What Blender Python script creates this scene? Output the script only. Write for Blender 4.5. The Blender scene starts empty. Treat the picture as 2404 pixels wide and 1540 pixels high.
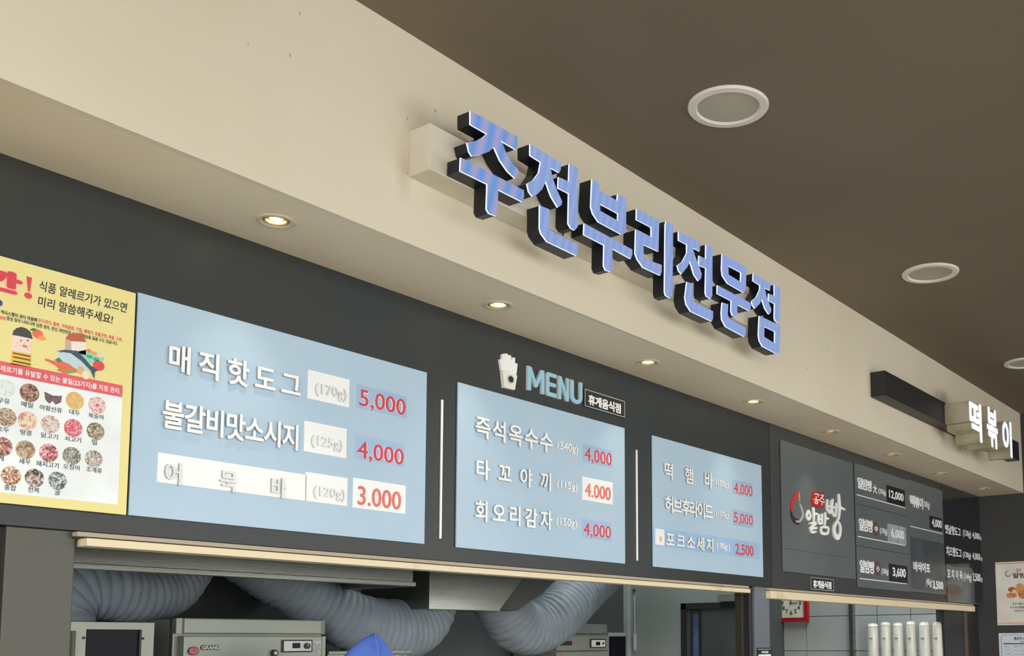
import bpy, bmesh, math, random
import numpy as np
from mathutils import Vector, Matrix
from mathutils.geometry import tessellate_polygon

random.seed(7)
SC = bpy.context.scene
COL = SC.collection

# ------------------------------------------------------------------ camera
IW, IH = 2404, 1540
FPX, CX, CY = 2471.0, 1508.0, 1255.0
YAW, PIT, ROL = math.radians(55.15), math.radians(5.84), math.radians(-.36)
EYE = 1.62
def _rot(y, p, r):
    cy, sy, cp, sp, cr, sr = math.cos(y), math.sin(y), math.cos(p), math.sin(p), math.cos(r), math.sin(r)
    fw = np.array([sy*cp, cy*cp, sp]); rt = np.array([cy, -sy, 0.]); up = np.cross(rt, fw)
    rt2 = cr*rt+sr*up; up2 = -sr*rt+cr*up
    return rt2, up2, fw
RT, UP, FW = _rot(YAW, PIT, ROL)
cam_d = bpy.data.cameras.new('camera'); cam = bpy.data.objects.new('camera', cam_d); COL.objects.link(cam)
cam.matrix_world = Matrix(((RT[0], UP[0], -FW[0], 0), (RT[1], UP[1], -FW[1], 0), (RT[2], UP[2], -FW[2], EYE), (0, 0, 0, 1)))
cam_d.sensor_width = 36; cam_d.lens = FPX*36/IW
cam_d.shift_x = -(CX-IW/2)/IW; cam_d.shift_y = (CY-IH/2)/IW
cam_d.clip_start = .05; cam_d.clip_end = 200
SC.camera = cam

# ------------------------------------------------------------------ world and exposure
wd = bpy.data.worlds.new('sky'); SC.world = wd; wd.use_nodes = True
nt = wd.node_tree; nt.nodes.clear()
wo = nt.nodes.new('ShaderNodeOutputWorld'); bg = nt.nodes.new('ShaderNodeBackground')
tc = nt.nodes.new('ShaderNodeTexCoord'); sx = nt.nodes.new('ShaderNodeSeparateXYZ'); rp = nt.nodes.new('ShaderNodeValToRGB')
nt.links.new(tc.outputs['Generated'], sx.inputs[0]); nt.links.new(sx.outputs['Z'], rp.inputs[0])
rp.color_ramp.elements[0].position = 0.0; rp.color_ramp.elements[0].color = (.94, .92, .88, 1)
rp.color_ramp.elements[1].position = .7; rp.color_ramp.elements[1].color = (.72, .80, .92, 1)
nt.links.new(rp.outputs[0], bg.inputs[0]); bg.inputs[1].default_value = 2.95
nt.links.new(bg.outputs[0], wo.inputs[0])
sun_d = bpy.data.lights.new('low_sun', 'SUN'); sun_d.energy = .8; sun_d.angle = math.radians(14); sun_d.color = (1, .95, .86)
sun = bpy.data.objects.new('low_sun', sun_d); COL.objects.link(sun); sun.rotation_euler = Vector((.72, .68, -.15)).to_track_quat('-Z', 'Y').to_euler()
SC.view_settings.view_transform = 'Standard'; SC.view_settings.look = 'None'
SC.view_settings.exposure = 0.0; SC.view_settings.gamma = 1; SC.view_settings.use_curve_mapping = False
SC.cycles.max_bounces = 8; SC.cycles.diffuse_bounces = 4

# ------------------------------------------------------------------ main planes (metres; camera at x=0 y=0)
D = 2.5                 # shop wall
DF = .864*D             # bulkhead front
ZC = EYE+.801*DF        # ceiling
ZS = EYE+.516*DF        # soffit
ZP = EYE+.108*D         # underside of the sign wall
XR = 3.277*D            # right end wall
XS2 = 1.893*D           # where the second shop's wall begins
YB = 3.81               # kitchen back wall
XP = 5.3                # partition
XT = 7.39               # tiled wall of second shop

def ray(px, py):
    a, b = (px-CX)/FPX, (py-CY)/FPX
    return RT*a-UP*b+FW
def U(pl, px, py):
    """picture point -> (u, v) on a real plane. pl = ('Y', y) faces the viewer's side; ('X', x) faces left"""
    d = ray(px, py)
    if pl[0] == 'Y':
        p = d*(pl[1]/d[1]); return p[0], p[2]+EYE
    p = d*(pl[1]/d[0]); return -p[1], p[2]+EYE
def P3(pl, u, v, w=0.):
    return (u, pl[1]-w, v) if pl[0] == 'Y' else (pl[1]-w, -u, v)
def at(px, py, Y):
    d = ray(px, py); p = d*(Y/d[1]); return Vector((p[0], p[1], p[2]+EYE))
def at_z(px, py, z):
    d = ray(px, py); p = d*((z-EYE)/d[2]); return Vector((p[0], p[1], p[2]+EYE))

# ------------------------------------------------------------------ materials
def s2l(c):
    return tuple(((x/255)/12.92 if x/255 <= .04045 else ((x/255+.055)/1.055)**2.4) for x in c)
MATS = {}
def mat(name, rgb, rough=.6, metal=0., spec=.5, rgb2=None, scale=6., detail=4., bump=0., bscale=60., emit=None, estr=1., contrast=(.35, .65), stretch=None, alpha=1., coat=0., aniso=0.):
    if name in MATS: return MATS[name]
    m = bpy.data.materials.new(name); m.use_nodes = True; MATS[name] = m
    n = m.node_tree; b = n.nodes['Principled BSDF']
    b.inputs['Base Color'].default_value = (*s2l(rgb), 1); b.inputs['Roughness'].default_value = rough
    b.inputs['Metallic'].default_value = metal; b.inputs['Specular IOR Level'].default_value = spec
    b.inputs['Alpha'].default_value = alpha; b.inputs['Coat Weight'].default_value = coat
    t = n.nodes.new('ShaderNodeTexCoord'); mp = n.nodes.new('ShaderNodeMapping')
    g = n.nodes.new('ShaderNodeNewGeometry')
    n.links.new(g.outputs['Position'], mp.inputs[0])
    if stretch: mp.inputs['Scale'].default_value = stretch
    nz = n.nodes.new('ShaderNodeTexNoise'); nz.inputs['Scale'].default_value = scale; nz.inputs['Detail'].default_value = detail
    n.links.new(mp.outputs[0], nz.inputs['Vector'])
    if rgb2 is None: rgb2 = tuple(min(255, x*1.06) for x in rgb)
    r = n.nodes.new('ShaderNodeValToRGB')
    r.color_ramp.elements[0].position = contrast[0]; r.color_ramp.elements[1].position = contrast[1]
    r.color_ramp.elements[0].color = (*s2l(rgb), 1); r.color_ramp.elements[1].color = (*s2l(rgb2), 1)
    n.links.new(nz.outputs[0], r.inputs[0]); n.links.new(r.outputs[0], b.inputs['Base Color'])
    if bump:
        nb = n.nodes.new('ShaderNodeTexNoise'); nb.inputs['Scale'].default_value = bscale; nb.inputs['Detail'].default_value = 3
        n.links.new(mp.outputs[0], nb.inputs['Vector'])
        bp = n.nodes.new('ShaderNodeBump'); bp.inputs['Strength'].default_value = bump; bp.inputs['Distance'].default_value = .002
        n.links.new(nb.outputs[0], bp.inputs['Height']); n.links.new(bp.outputs[0], b.inputs['Normal'])
    if emit:
        b.inputs['Emission Color'].default_value = (*s2l(emit), 1); b.inputs['Emission Strength'].default_value = estr
    m['ramp'] = r.name; m['noise'] = nz.name
    return m

M_CEIL = mat('ceiling_paint', (118, 107, 90), .8, rgb2=(124, 112, 95), scale=1.2)
M_SOFF = mat('cream_paint', (232, 218, 192), .75, rgb2=(236, 224, 200), scale=2.)
M_WALL = mat('charcoal_board', (42, 52, 56), .4, rgb2=(52, 53, 50), scale=1.6, detail=3, spec=.5, bump=.05, bscale=200)
M_WALL2 = mat('slate_board', (62, 64, 66), .42, rgb2=(66, 67, 67), scale=1.3, spec=.5)
M_STEEL_DARK = mat('brushed_dark_steel', (84, 84, 78), .4, .6, rgb2=(98, 82, 66), scale=2., detail=3)
M_BLUE = mat('pale_blue_board', (176, 204, 226), .45, rgb2=(182, 208, 229), scale=3., spec=.45)
M_WHITE = mat('white_acrylic', (246, 247, 246), .35, spec=.5)
M_SIDE_SHADE = mat('letter_side_shade', (150, 162, 170), .5)
M_EMB = mat('covered_letter_white', (226, 230, 230), .4)
M_STK = mat('white_glossy_sticker', (250, 252, 252), .28, rgb2=(246, 249, 250), spec=.5)
M_BSTK = mat('blue_sticker', (160, 190, 226), .3, rgb2=(167, 196, 229), spec=.5)
M_RED = mat('red_ink', (205, 68, 82), .5)
M_RED_PALE = mat('pale_red_ink', (232, 136, 126), .5, rgb2=(226, 112, 104), scale=20)
M_DK = mat('black_sticker', (26, 29, 33), .15, spec=.6, coat=.3)
M_BLACK = mat('black_metal', (34, 35, 38), .45, spec=.5)
M_GREY = mat('grey_board', (93, 101, 104), .38, rgb2=(101, 108, 110), scale=1.5, spec=.5)
M_GLOSS = mat('glossy_black_film', (30, 33, 38), .12, rgb2=(34, 37, 42), spec=.6, scale=2., bump=.05, bscale=5)
M_LSIDE = mat('letter_return_black', (24, 26, 32), .4, spec=.4)
M_BOX = mat('cream_metal', (214, 206, 188), .5, rgb2=(226, 220, 206), scale=4)
M_RAIL = mat('ivory_rail', (232, 218, 184), .45, rgb2=(208, 186, 146), scale=7., detail=8, contrast=(.62, .8))
M_RAIL2 = mat('dull_rail', (176, 166, 146), .5, rgb2=(150, 136, 112), scale=7., detail=8, contrast=(.6, .8))
M_STEEL = mat('stainless_steel', (160, 164, 156), .25, .95, rgb2=(134, 138, 130), scale=1.5, stretch=(1, 1, 12), bump=.05, bscale=30)
M_STEEL_G = mat('matt_steel', (136, 142, 130), .4, .4, rgb2=(146, 151, 140), scale=2)
M_HOSE = mat('grey_duct_cloth', (124, 134, 144), .6, rgb2=(134, 144, 154), scale=12, bump=.6, bscale=70, spec=.3)
M_DARK = mat('kitchen_dark_wall', (60, 66, 68), .6, rgb2=(70, 76, 76), scale=1.2)
M_PART = mat('kitchen_grey_wall', (132, 140, 136), .6, rgb2=(126, 136, 134), scale=1.5)
M_TILE = mat('grey_tile', (150, 154, 154), .3, rgb2=(158, 161, 160), scale=2, spec=.5)
M_GROUT = mat('dark_grout', (66, 68, 68), .8)
M_BLUEC = mat('blue_fabric', (74, 110, 204), .7, rgb2=(92, 128, 216), scale=14, bump=.5, bscale=40)
M_COPPER = mat('brown_pipe', (110, 74, 52), .5, rgb2=(94, 60, 44), scale=20)
M_CLOCK = mat('red_plastic', (156, 22, 30), .4)
M_FACE = mat('cream_paper', (214, 210, 190), .5)
M_CUP = mat('white_paper_cup', (206, 203, 190), .5, rgb2=(210, 206, 192), scale=20)
M_FLOOR = mat('floor_concrete', (196, 186, 166), .7, rgb2=(182, 172, 154), scale=2.)
M_YEL = mat('yellow_print', (238, 226, 150), .45, rgb2=(240, 229, 158), scale=2)
M_PWHITE = mat('poster_white', (232, 240, 242), .45)
M_BAND = mat('red_band_print', (222, 96, 106), .45)
M_INK = mat('dark_ink', (40, 46, 50), .5)
M_COLUMN = mat('blue_grey_column', (112, 118, 128), .45, rgb2=(104, 110, 120), scale=3)
M_SKYBLUE = mat('sky_blue_acrylic', (150, 202, 226), .4)
M_LTSIDE = mat('letter_return_white', (200, 204, 200), .5)
M_ORANGE = mat('orange_print', (224, 140, 100), .5)
M_GLASS = mat('dark_glass', (16, 18, 28), .3, spec=.12)
M_GREEN_T = mat('lens_grey', (176, 172, 152), .5)
M_RINGW = mat('lamp_ring_white', (226, 220, 212), .45)

def flat(rgb, rough=.5):
    return mat('print_%d_%d_%d' % rgb, rgb, rough)

# ------------------------------------------------------------------ object helpers
WL = {}
def tag(o, label=None, cat=None, group=None, kind=None):
    if label: o['label'] = label
    if cat: o['category'] = cat
    if group: o['group'] = group
    if kind: o['kind'] = kind
    return o
def empty(name, loc, label=None, cat=None, group=None):
    o = bpy.data.objects.new(name, None); COL.objects.link(o); o.location = loc; o.empty_display_size = .05
    WL[o.name] = Vector(loc); return tag(o, label, cat, group)
def link(name, me, m, parent=None, smooth=False):
    """mesh in world coordinates -> object (child of parent, or top level with origin at its base)"""
    if m is not None and not me.materials:
        me.materials.append(m)
    o = bpy.data.objects.new(name, me); COL.objects.link(o)
    if parent is not None:
        L = WL[parent.name]; o.parent = parent
        me.transform(Matrix.Translation(-L)); WL[o.name] = L
    else:
        co = np.empty(len(me.vertices)*3); me.vertices.foreach_get('co', co); co = co.reshape(-1, 3)
        L = Vector(((co[:, 0].min()+co[:, 0].max())/2, (co[:, 1].min()+co[:, 1].max())/2, co[:, 2].min()))
        me.transform(Matrix.Translation(-L)); o.location = L; WL[o.name] = L
    if smooth:
        me.shade_smooth()
    return o
def from_np(name, v, f, m, parent=None, smooth=False):
    me = bpy.data.meshes.new(name); me.from_pydata([tuple(map(float, q)) for q in v], [], f); me.update()
    return link(name, me, m, parent, smooth)
def from_bm(name, bm, m, parent=None, smooth=False):
    me = bpy.data.meshes.new(name); bm.to_mesh(me); bm.free(); return link(name, me, m, parent, smooth)
def bx(bm, x0, x1, y0, y1, z0, z1):
    vs = [bm.verts.new(p) for p in ((x0, y0, z0), (x1, y0, z0), (x1, y1, z0), (x0, y1, z0), (x0, y0, z1), (x1, y0, z1), (x1, y1, z1), (x0, y1, z1))]
    for f in ((0, 3, 2, 1), (4, 5, 6, 7), (0, 1, 5, 4), (1, 2, 6, 5), (2, 3, 7, 6), (3, 0, 4, 7)):
        bm.faces.new([vs[i] for i in f])
def box(name, x0, x1, y0, y1, z0, z1, m, parent=None, bevel=0.):
    bm = bmesh.new(); bx(bm, min(x0, x1), max(x0, x1), min(y0, y1), max(y0, y1), min(z0, z1), max(z0, z1))
    if bevel:
        bmesh.ops.bevel(bm, geom=list(bm.edges), offset=bevel, segments=2, affect='EDGES', profile=.6)
    return from_bm(name, bm, m, parent)
def prism(name, pl, loops, w0, w1, m, parent=None):
    """loops (outline, holes) in plane coordinates, solid between heights w0 and w1 off the plane"""
    pts = [p for l in loops for p in l]; n = len(pts)
    tri = tessellate_polygon([[Vector((p[0], p[1], 0)) for p in l] for l in loops])
    v = [P3(pl, p[0], p[1], w1) for p in pts]+[P3(pl, p[0], p[1], w0) for p in pts]
    f = []
    for t in tri:
        f.append(tuple(t)); f.append(tuple(i+n for i in reversed(t)))
    k = 0
    for l in loops:
        for i in range(len(l)):
            a, b = k+i, k+(i+1) % len(l); f.append((a, b, b+n, a+n))
        k += len(l)
    bm = bmesh.new(); bv = [bm.verts.new(p) for p in v]
    for q in f:
        try: bm.faces.new([bv[i] for i in q])
        except ValueError: pass
    bmesh.ops.recalc_face_normals(bm, faces=list(bm.faces))
    return from_bm(name, bm, m, parent)
def slab(name, pl, lt, rb, w0, w1, m, parent=None, bevel=0.):
    """flat panel given by two picture corners"""
    u0, v1 = U(pl, *lt); u1, v0 = U(pl, *rb)
    return slab_uv(name, pl, u0, u1, v0, v1, w0, w1, m, parent, bevel)
def slab_uv(name, pl, u0, u1, v0, v1, w0, w1, m, parent=None, bevel=0.):
    a = P3(pl, u0, v0, w0); b = P3(pl, u1, v1, w1)
    return box(name, a[0], b[0], a[1], b[1], a[2], b[2], m, parent, bevel)
def ell(cu, cv, ru, rv, n=28, a0=0., a1=2*math.pi):
    return [(cu+ru*math.cos(a0+(a1-a0)*i/n), cv+rv*math.sin(a0+(a1-a0)*i/n)) for i in range(n)]
def strokes(name, pl, lines, wd, w0, w1, m, parent=None, seg=8):
    """round brush strokes: list of [(u, v, k)...] with k a width factor, joined into one flat raised shape"""
    bm = bmesh.new()
    for ln in lines:
        pts = []
        n = len(ln)
        for i in range(n-1):
            p0 = ln[max(i-1, 0)]; p1 = ln[i]; p2 = ln[i+1]; p3 = ln[min(i+2, n-1)]
            for j in range(seg):
                t = j/seg
                pts.append(tuple(.5*((2*b)+(-a+c)*t+(2*a-5*b+4*c-d)*t*t+(-a+3*b-3*c+d)*t**3) for a, b, c, d in zip(p0, p1, p2, p3)))
        pts.append(ln[-1])
        for i, p in enumerate(pts):
            r = wd*p[2]/2
            c = [bm.verts.new(P3(pl, p[0]+r*math.cos(k*math.pi/6), p[1]+r*math.sin(k*math.pi/6), w1+i*2e-6)) for k in range(12)]
            bm.faces.new(c)
            c0 = [bm.verts.new(P3(pl, p[0]+r*math.cos(k*math.pi/6), p[1]+r*math.sin(k*math.pi/6), w0)) for k in range(12)]
            for k in range(12): bm.faces.new((c[k], c0[k], c0[(k+1) % 12], c[(k+1) % 12]))
            if i:
                q = pts[i-1]; dx, dy = p[0]-q[0], p[1]-q[1]; L = math.hypot(dx, dy) or 1; nx, ny = -dy/L, dx/L
                ra = wd*q[2]/2
                vs = [P3(pl, q[0]+nx*ra, q[1]+ny*ra, w1), P3(pl, p[0]+nx*r, p[1]+ny*r, w1), P3(pl, p[0]-nx*r, p[1]-ny*r, w1), P3(pl, q[0]-nx*ra, q[1]-ny*ra, w1)]
                bm.faces.new([bm.verts.new(x) for x in vs])
    bmesh.ops.recalc_face_normals(bm, faces=list(bm.faces))
    return from_bm(name, bm, m, parent)

# ---- lettering: glyph outlines come from Blender's own built-in font
GC = {}
WORDS = '( 90g )|(100g)|(115g)|(120g)|(125g)|(130g)|(144g)|(150g)|(170g)|(340g)|(350g)|(40g)|1|10|11|12|12,000|2|2,500|3|3,500|3,600|3.000|300g)|4|4,000|4.000|5|5,000|6|6,000|7|8|9|GRAND|中|大|小|갈|감|감자|건강한 맛|게|공주|공주 명품 알밤빵|굴|그|깐|꼬|끼|날|닭고기|대두|도|돼지고기|두드러기, 홍반, 가려움증, 기침, 재채기, 호흡곤란, 복통, 구토,|드|땅콩|떡|라|레르기를 유발할 수 있는 물질(22가지)를 지정 관리|리|마비|맛|매|메뉴판|메밀|묵|미리 말씀해주세요!|밀|바|밤|복숭아|볶|불|브|비|빵|삭|새우|석|세|소|소시지|쇠고기|수|시|식|식품 알레르기가 있으면|아황산류|알|알밤빵|야|어|어묵|역시스템이 과다 작용해|옛|오|오징어|옥|우리 농산물을 담은|우유|원|원산지 표시판|음|이|자|잠|전복|점|조개류|즈|즉|증상 등이 나타나며 심한 경우, 전신 과민반응 쇼크로 목숨을 잃을 수도 있습니다.|지|직|치|크|타|포|핫|핫도그|햄|허|호두|홍합|화재위험|회|후|휴'.split('|')
def prebuild():
    """all words set as lines of one text, then cut apart again (much faster than one text object per word)"""
    cu = bpy.data.curves.new('t', 'FONT'); cu.body = '\n'.join(WORDS); cu.resolution_u = 3; cu.extrude = .5; cu.space_line = 3
    ob = bpy.data.objects.new('t', cu); me = bpy.data.meshes.new_from_object(ob)
    v = np.empty(len(me.vertices)*3); me.vertices.foreach_get('co', v); v = v.reshape(-1, 3)
    ln = np.floor((1.4-v[:, 1])/3).astype(int)
    by = {}
    for p in me.polygons:
        q = tuple(p.vertices); by.setdefault(int(ln[q[0]]), []).append(q)
    for k, w in enumerate(WORDS):
        fs = by.get(k, []); ids = sorted({i for q in fs for i in q}); mp = {a: b for b, a in enumerate(ids)}
        vv = v[ids].copy(); vv[:, 1] += 3*k; vv = np.c_[vv, np.zeros(len(vv))]
        F = [tuple(mp[i] for i in q) for q in fs]
        GC[(w, 0., True)] = (vv, F)
        GC[(w, 0., False)] = (vv, [q for q in F if all(vv[i, 2] > .49 for i in q)])
    bpy.data.objects.remove(ob); bpy.data.curves.remove(cu); bpy.data.meshes.remove(me)
prebuild()
KEEP = []
def glyph(s, off, thick=True):
    """flat or solid letter outlines; bold weights are made by overlaying copies shifted round a small circle"""
    k = (s, off, thick)
    if k not in GC:
        k0 = (s, 0., thick)
        if k0 not in GC:
            cu = bpy.data.curves.new('t', 'FONT'); cu.body = s; cu.resolution_u = 3; cu.extrude = .5 if thick else 0
            ob = bpy.data.objects.new('t', cu); me = bpy.data.meshes.new_from_object(ob)
            v = np.empty(len(me.vertices)*3); me.vertices.foreach_get('co', v); v = v.reshape(-1, 3)
            f = [tuple(p.vertices) for p in me.polygons]
            GC[k0] = (np.c_[v, np.zeros(len(v))], f); bpy.data.objects.remove(ob); KEEP.append(cu); bpy.data.meshes.remove(me)
        v, f = GC[k0]
        if off > 0 and len(v):
            V = []; F = []; n = len(v)
            for i in range(8):
                a = i*math.pi/4+.2; d = v.copy(); d[:, 0] += off*math.cos(a); d[:, 1] += off*math.sin(a); d[:, 3] = i
                V.append(d); F += [tuple(q+n*i for q in p) for p in f]
            v, f = np.concatenate(V), F
        GC[k] = (v, f)
    return GC[k]
def put_glyph(name, s, pl, u0, u1, v0, v1, w0, w1, m, parent, off=0., cell=None, vcell=None, slant=0.):
    thick = (w1-w0) > .0006
    v, f = glyph(s, off, thick)
    if len(v) == 0: return None
    gx0, gx1 = (cell if cell else (v[:, 0].min(), v[:, 0].max()))
    gy0, gy1 = (vcell if vcell else (v[:, 1].min(), v[:, 1].max()))
    uu = u0+(v[:, 0]-gx0)/(gx1-gx0)*(u1-u0); vv = v0+(v[:, 1]-gy0)/(gy1-gy0)*(v1-v0)
    uu = uu+slant*(vv-v0)
    ww = w0+(v[:, 2]+.5)*(w1-w0) if thick else np.full(len(v), w1)
    ww = ww-v[:, 3]*2.5e-5*(1 if thick else -1)
    P = [P3(pl, a, b, c) for a, b, c in zip(uu, vv, ww)]
    o = from_np(name, P, f, m, parent)
    if thick and m in (M_WHITE, M_EMB) and name != 'price_halo':      # letter sides painted grey to stand in for their shadow outline
        o.data.materials.append(M_SIDE_SHADE)
        o.data.polygons.foreach_set('material_index', [0 if all(v[i, 2] > .49 for i in q) else 1 for q in f])
    return o
def line(name, s, pl, lt, rb, w0, w1, m, parent, off=.0, slant=0., h=None):
    u0, v1 = U(pl, *lt); u1, v0 = U(pl, *rb)
    if h: v0 = U(pl, lt[0], lt[1]+h)[1]
    return put_glyph(name, s, pl, u0, u1, v0, v1, w0, w1, m, parent, off, slant=slant)
def hangul(name, s, pl, lt, rb, fr, w0, w1, m, parent, off=.02, h=None):
    """evenly spaced syllables, one object each; fr = picture x of the first syllable's right side"""
    u0, v1 = U(pl, *lt); u1, v0 = U(pl, *rb); cw = U(pl, fr, lt[1])[0]-u0
    if h: v0 = U(pl, lt[0], lt[1]+h)[1]
    g = [c for c in s if c != ' ']; n = len(g); pitch = (u1-u0-cw)/max(1, n-1); out = []
    for i, c in enumerate(g):
        a = u0+pitch*i
        out.append(put_glyph(name, c, pl, a, a+cw, v0, v1, w0, w1, m, parent, off, cell=(.07-off, .85+off), vcell=(-.07-off, .83+off)))
    return out

def lathe(name, prof, c, m, parent=None, n=40, smooth=True):
    """profile (r, z) turned about the vertical through c"""
    v = []; f = []
    for r, z in prof:
        for i in range(n):
            a = 2*math.pi*i/n; v.append((c[0]+r*math.cos(a), c[1]+r*math.sin(a), c[2]+z))
    for j in range(len(prof)-1):
        for i in range(n):
            f.append((j*n+i, j*n+(i+1) % n, (j+1)*n+(i+1) % n, (j+1)*n+i))
    return from_np(name, v, f, m, parent, smooth)
def tube(name, pts, rad, m, parent=None, n=12, steps=10, ribs=0., amp=0.):
    P = [Vector(p) for p in pts]; k = len(P); R = rad if isinstance(rad, (list, tuple)) else [rad]*k
    Q = []; RR = []
    for i in range(k-1):
        a, b, c, d = P[max(i-1, 0)], P[i], P[i+1], P[min(i+2, k-1)]
        for j in range(steps):
            t = j/steps
            Q.append(.5*((2*b)+(-a+c)*t+(2*a-5*b+4*c-d)*t*t+(-a+3*b-3*c+d)*t**3)); RR.append(R[i]+(R[i+1]-R[i])*t)
    Q.append(P[-1]); RR.append(R[-1])
    v = []; f = []; nrm = None; s = 0
    for i, q in enumerate(Q):
        tg = (Q[min(i+1, len(Q)-1)]-Q[max(i-1, 0)]).normalized()
        if nrm is None: nrm = tg.orthogonal().normalized()
        nrm = (nrm-tg*nrm.dot(tg)).normalized(); bn = tg.cross(nrm)
        if i: s += (q-Q[i-1]).length
        r = RR[i]
        for j in range(n):
            a = 2*math.pi*j/n
            w = 0
            if ribs:
                ph = s/ribs*2*math.pi
                w = amp*(abs(math.sin(ph/2))**.6-.5)+amp*.25*math.sin(a*5+s*60)*math.sin(a*3+s*23)
            v.append(q+(nrm*math.cos(a)+bn*math.sin(a))*(r+w))
    for i in range(len(Q)-1):
        for j in range(n):
            f.append((i*n+j, i*n+(j+1) % n, (i+1)*n+(j+1) % n, (i+1)*n+j))
    f.append(tuple(range(n-1, -1, -1))); f.append(tuple((len(Q)-1)*n+j for j in range(n)))
    return from_np(name, v, f, m, parent, True)

# ================================================================== SETTING
def struct(o): o['kind'] = 'structure'; return o
struct(box('floor', -4, XR+4, -14, YB+.3, -.12, 0, M_FLOOR))
struct(box('ceiling', -4, XR+3, -2.6, DF+.02, ZC, ZC+.15, M_CEIL))

# bulkhead: front board + soffit with real holes for the spot lamps
SPOTS = [at_z(*q, ZS) for q in ((648, 518.5), (1170, 716.5), (1521, 851), (1769, 943), (1950, 1013.5), (2093, 1067), (2209, 1111.5), (2308, 1147))]
m_fas = mat('fascia_paint', (222, 213, 191), .7, rgb2=(228, 219, 199), scale=1.6, detail=5)
def fascia_stains(m):
    n = m.node_tree; b = n.nodes['Principled BSDF']; src = n.nodes[m['ramp']].outputs[0]
    geo = n.nodes.new('ShaderNodeNewGeometry')
    def mul(src, fac_socket, col):
        mx = n.nodes.new('ShaderNodeMix'); mx.data_type = 'RGBA'; mx.blend_type = 'MIX'
        n.links.new(fac_socket, mx.inputs[0]); n.links.new(src, mx.inputs[6]); mx.inputs[7].default_value = (*s2l(col), 1)
        return mx.outputs[2]
    # specks
    mp = n.nodes.new('ShaderNodeMapping'); mp.inputs['Scale'].default_value = (1, 1, .6); n.links.new(geo.outputs['Position'], mp.inputs[0])
    vo = n.nodes.new('ShaderNodeTexVoronoi'); vo.inputs['Scale'].default_value = 17; n.links.new(mp.outputs[0], vo.inputs['Vector'])
    nz = n.nodes.new('ShaderNodeTexNoise'); nz.inputs['Scale'].default_value = 2.2; n.links.new(geo.outputs['Position'], nz.inputs['Vector'])
    mr = n.nodes.new('ShaderNodeMapRange'); mr.inputs[1].default_value = .045; mr.inputs[2].default_value = .075; mr.inputs[3].default_value = 1; mr.inputs[4].default_value = 0
    n.links.new(vo.outputs['Distance'], mr.inputs[0])
    m2 = n.nodes.new('ShaderNodeMapRange'); m2.inputs[1].default_value = .46; m2.inputs[2].default_value = .52; n.links.new(nz.outputs[0], m2.inputs[0])
    mm = n.nodes.new('ShaderNodeMath'); mm.operation = 'MULTIPLY'; n.links.new(mr.outputs[0], mm.inputs[0]); n.links.new(m2.outputs[0], mm.inputs[1])
    m3 = n.nodes.new('ShaderNodeMath'); m3.operation = 'MULTIPLY'; n.links.new(mm.outputs[0], m3.inputs[0]); m3.inputs[1].default_value = .6
    src = mul(src, m3.outputs[0], (120, 104, 84))
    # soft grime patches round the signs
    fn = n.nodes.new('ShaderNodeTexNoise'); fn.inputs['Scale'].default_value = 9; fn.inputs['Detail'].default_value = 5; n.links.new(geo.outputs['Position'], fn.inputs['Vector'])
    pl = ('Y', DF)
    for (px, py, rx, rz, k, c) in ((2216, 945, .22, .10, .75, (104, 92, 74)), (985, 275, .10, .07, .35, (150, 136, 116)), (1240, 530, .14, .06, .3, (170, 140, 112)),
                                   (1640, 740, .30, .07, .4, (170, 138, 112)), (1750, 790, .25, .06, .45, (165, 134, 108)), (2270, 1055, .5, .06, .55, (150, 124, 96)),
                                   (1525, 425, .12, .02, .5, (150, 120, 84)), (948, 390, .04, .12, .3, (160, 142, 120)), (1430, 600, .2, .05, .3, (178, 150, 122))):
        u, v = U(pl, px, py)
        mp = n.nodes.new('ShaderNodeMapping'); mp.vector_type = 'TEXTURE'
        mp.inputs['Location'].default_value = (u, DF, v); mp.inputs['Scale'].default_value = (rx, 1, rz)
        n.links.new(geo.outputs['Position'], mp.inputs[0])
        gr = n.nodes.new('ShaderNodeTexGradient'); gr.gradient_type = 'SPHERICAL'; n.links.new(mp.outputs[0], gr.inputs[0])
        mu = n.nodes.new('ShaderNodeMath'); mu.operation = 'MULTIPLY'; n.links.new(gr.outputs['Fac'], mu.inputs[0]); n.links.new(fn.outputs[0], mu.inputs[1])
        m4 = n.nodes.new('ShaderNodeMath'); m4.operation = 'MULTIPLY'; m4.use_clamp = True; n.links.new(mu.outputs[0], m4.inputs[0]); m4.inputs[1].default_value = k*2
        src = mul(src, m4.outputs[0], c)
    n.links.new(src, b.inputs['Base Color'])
fascia_stains(m_fas)
struct(box('wall_bulkhead', -3, XR, DF, DF+.02, ZS-.0, ZC, m_fas))
v = []
def soffit():
    outer = [(-3, DF+.02), (XR, DF+.02), (XR, D+.1), (-3, D+.1)]
    loops = [[Vector((a, b, 0)) for a, b in outer]]
    for s in SPOTS:
        loops.append([Vector((s.x+.036*math.cos(-i*math.pi/12), s.y+.036*math.sin(-i*math.pi/12), 0)) for i in range(24)])
    pts = [p for l in loops for p in l]; tri = tessellate_polygon(loops); n = len(pts)
    vs = [(p.x, p.y, ZS) for p in pts]+[(p.x, p.y, ZS+.012) for p in pts]
    bm = bmesh.new(); bv = [bm.verts.new(p) for p in vs]
    for t in tri:
        bm.faces.new([bv[i] for i in t]); bm.faces.new([bv[i+n] for i in reversed(t)])
    k = 0
    for l in loops:
        for i in range(len(l)):
            a, b = k+i, k+(i+1) % len(l); bm.faces.new([bv[a], bv[b], bv[b+n], bv[a+n]])
        k += len(l)
    bmesh.ops.recalc_face_normals(bm, faces=list(bm.faces))
    return struct(from_bm('ceiling_soffit', bm, M_SOFF))
soffit()
struct(box('wall_front', -3, XS2, D, D+.09, ZP, ZS, M_WALL))
struct(box('wall_front', XS2, XR, D-.003, D+.09, ZP, ZS, M_WALL2))
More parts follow.
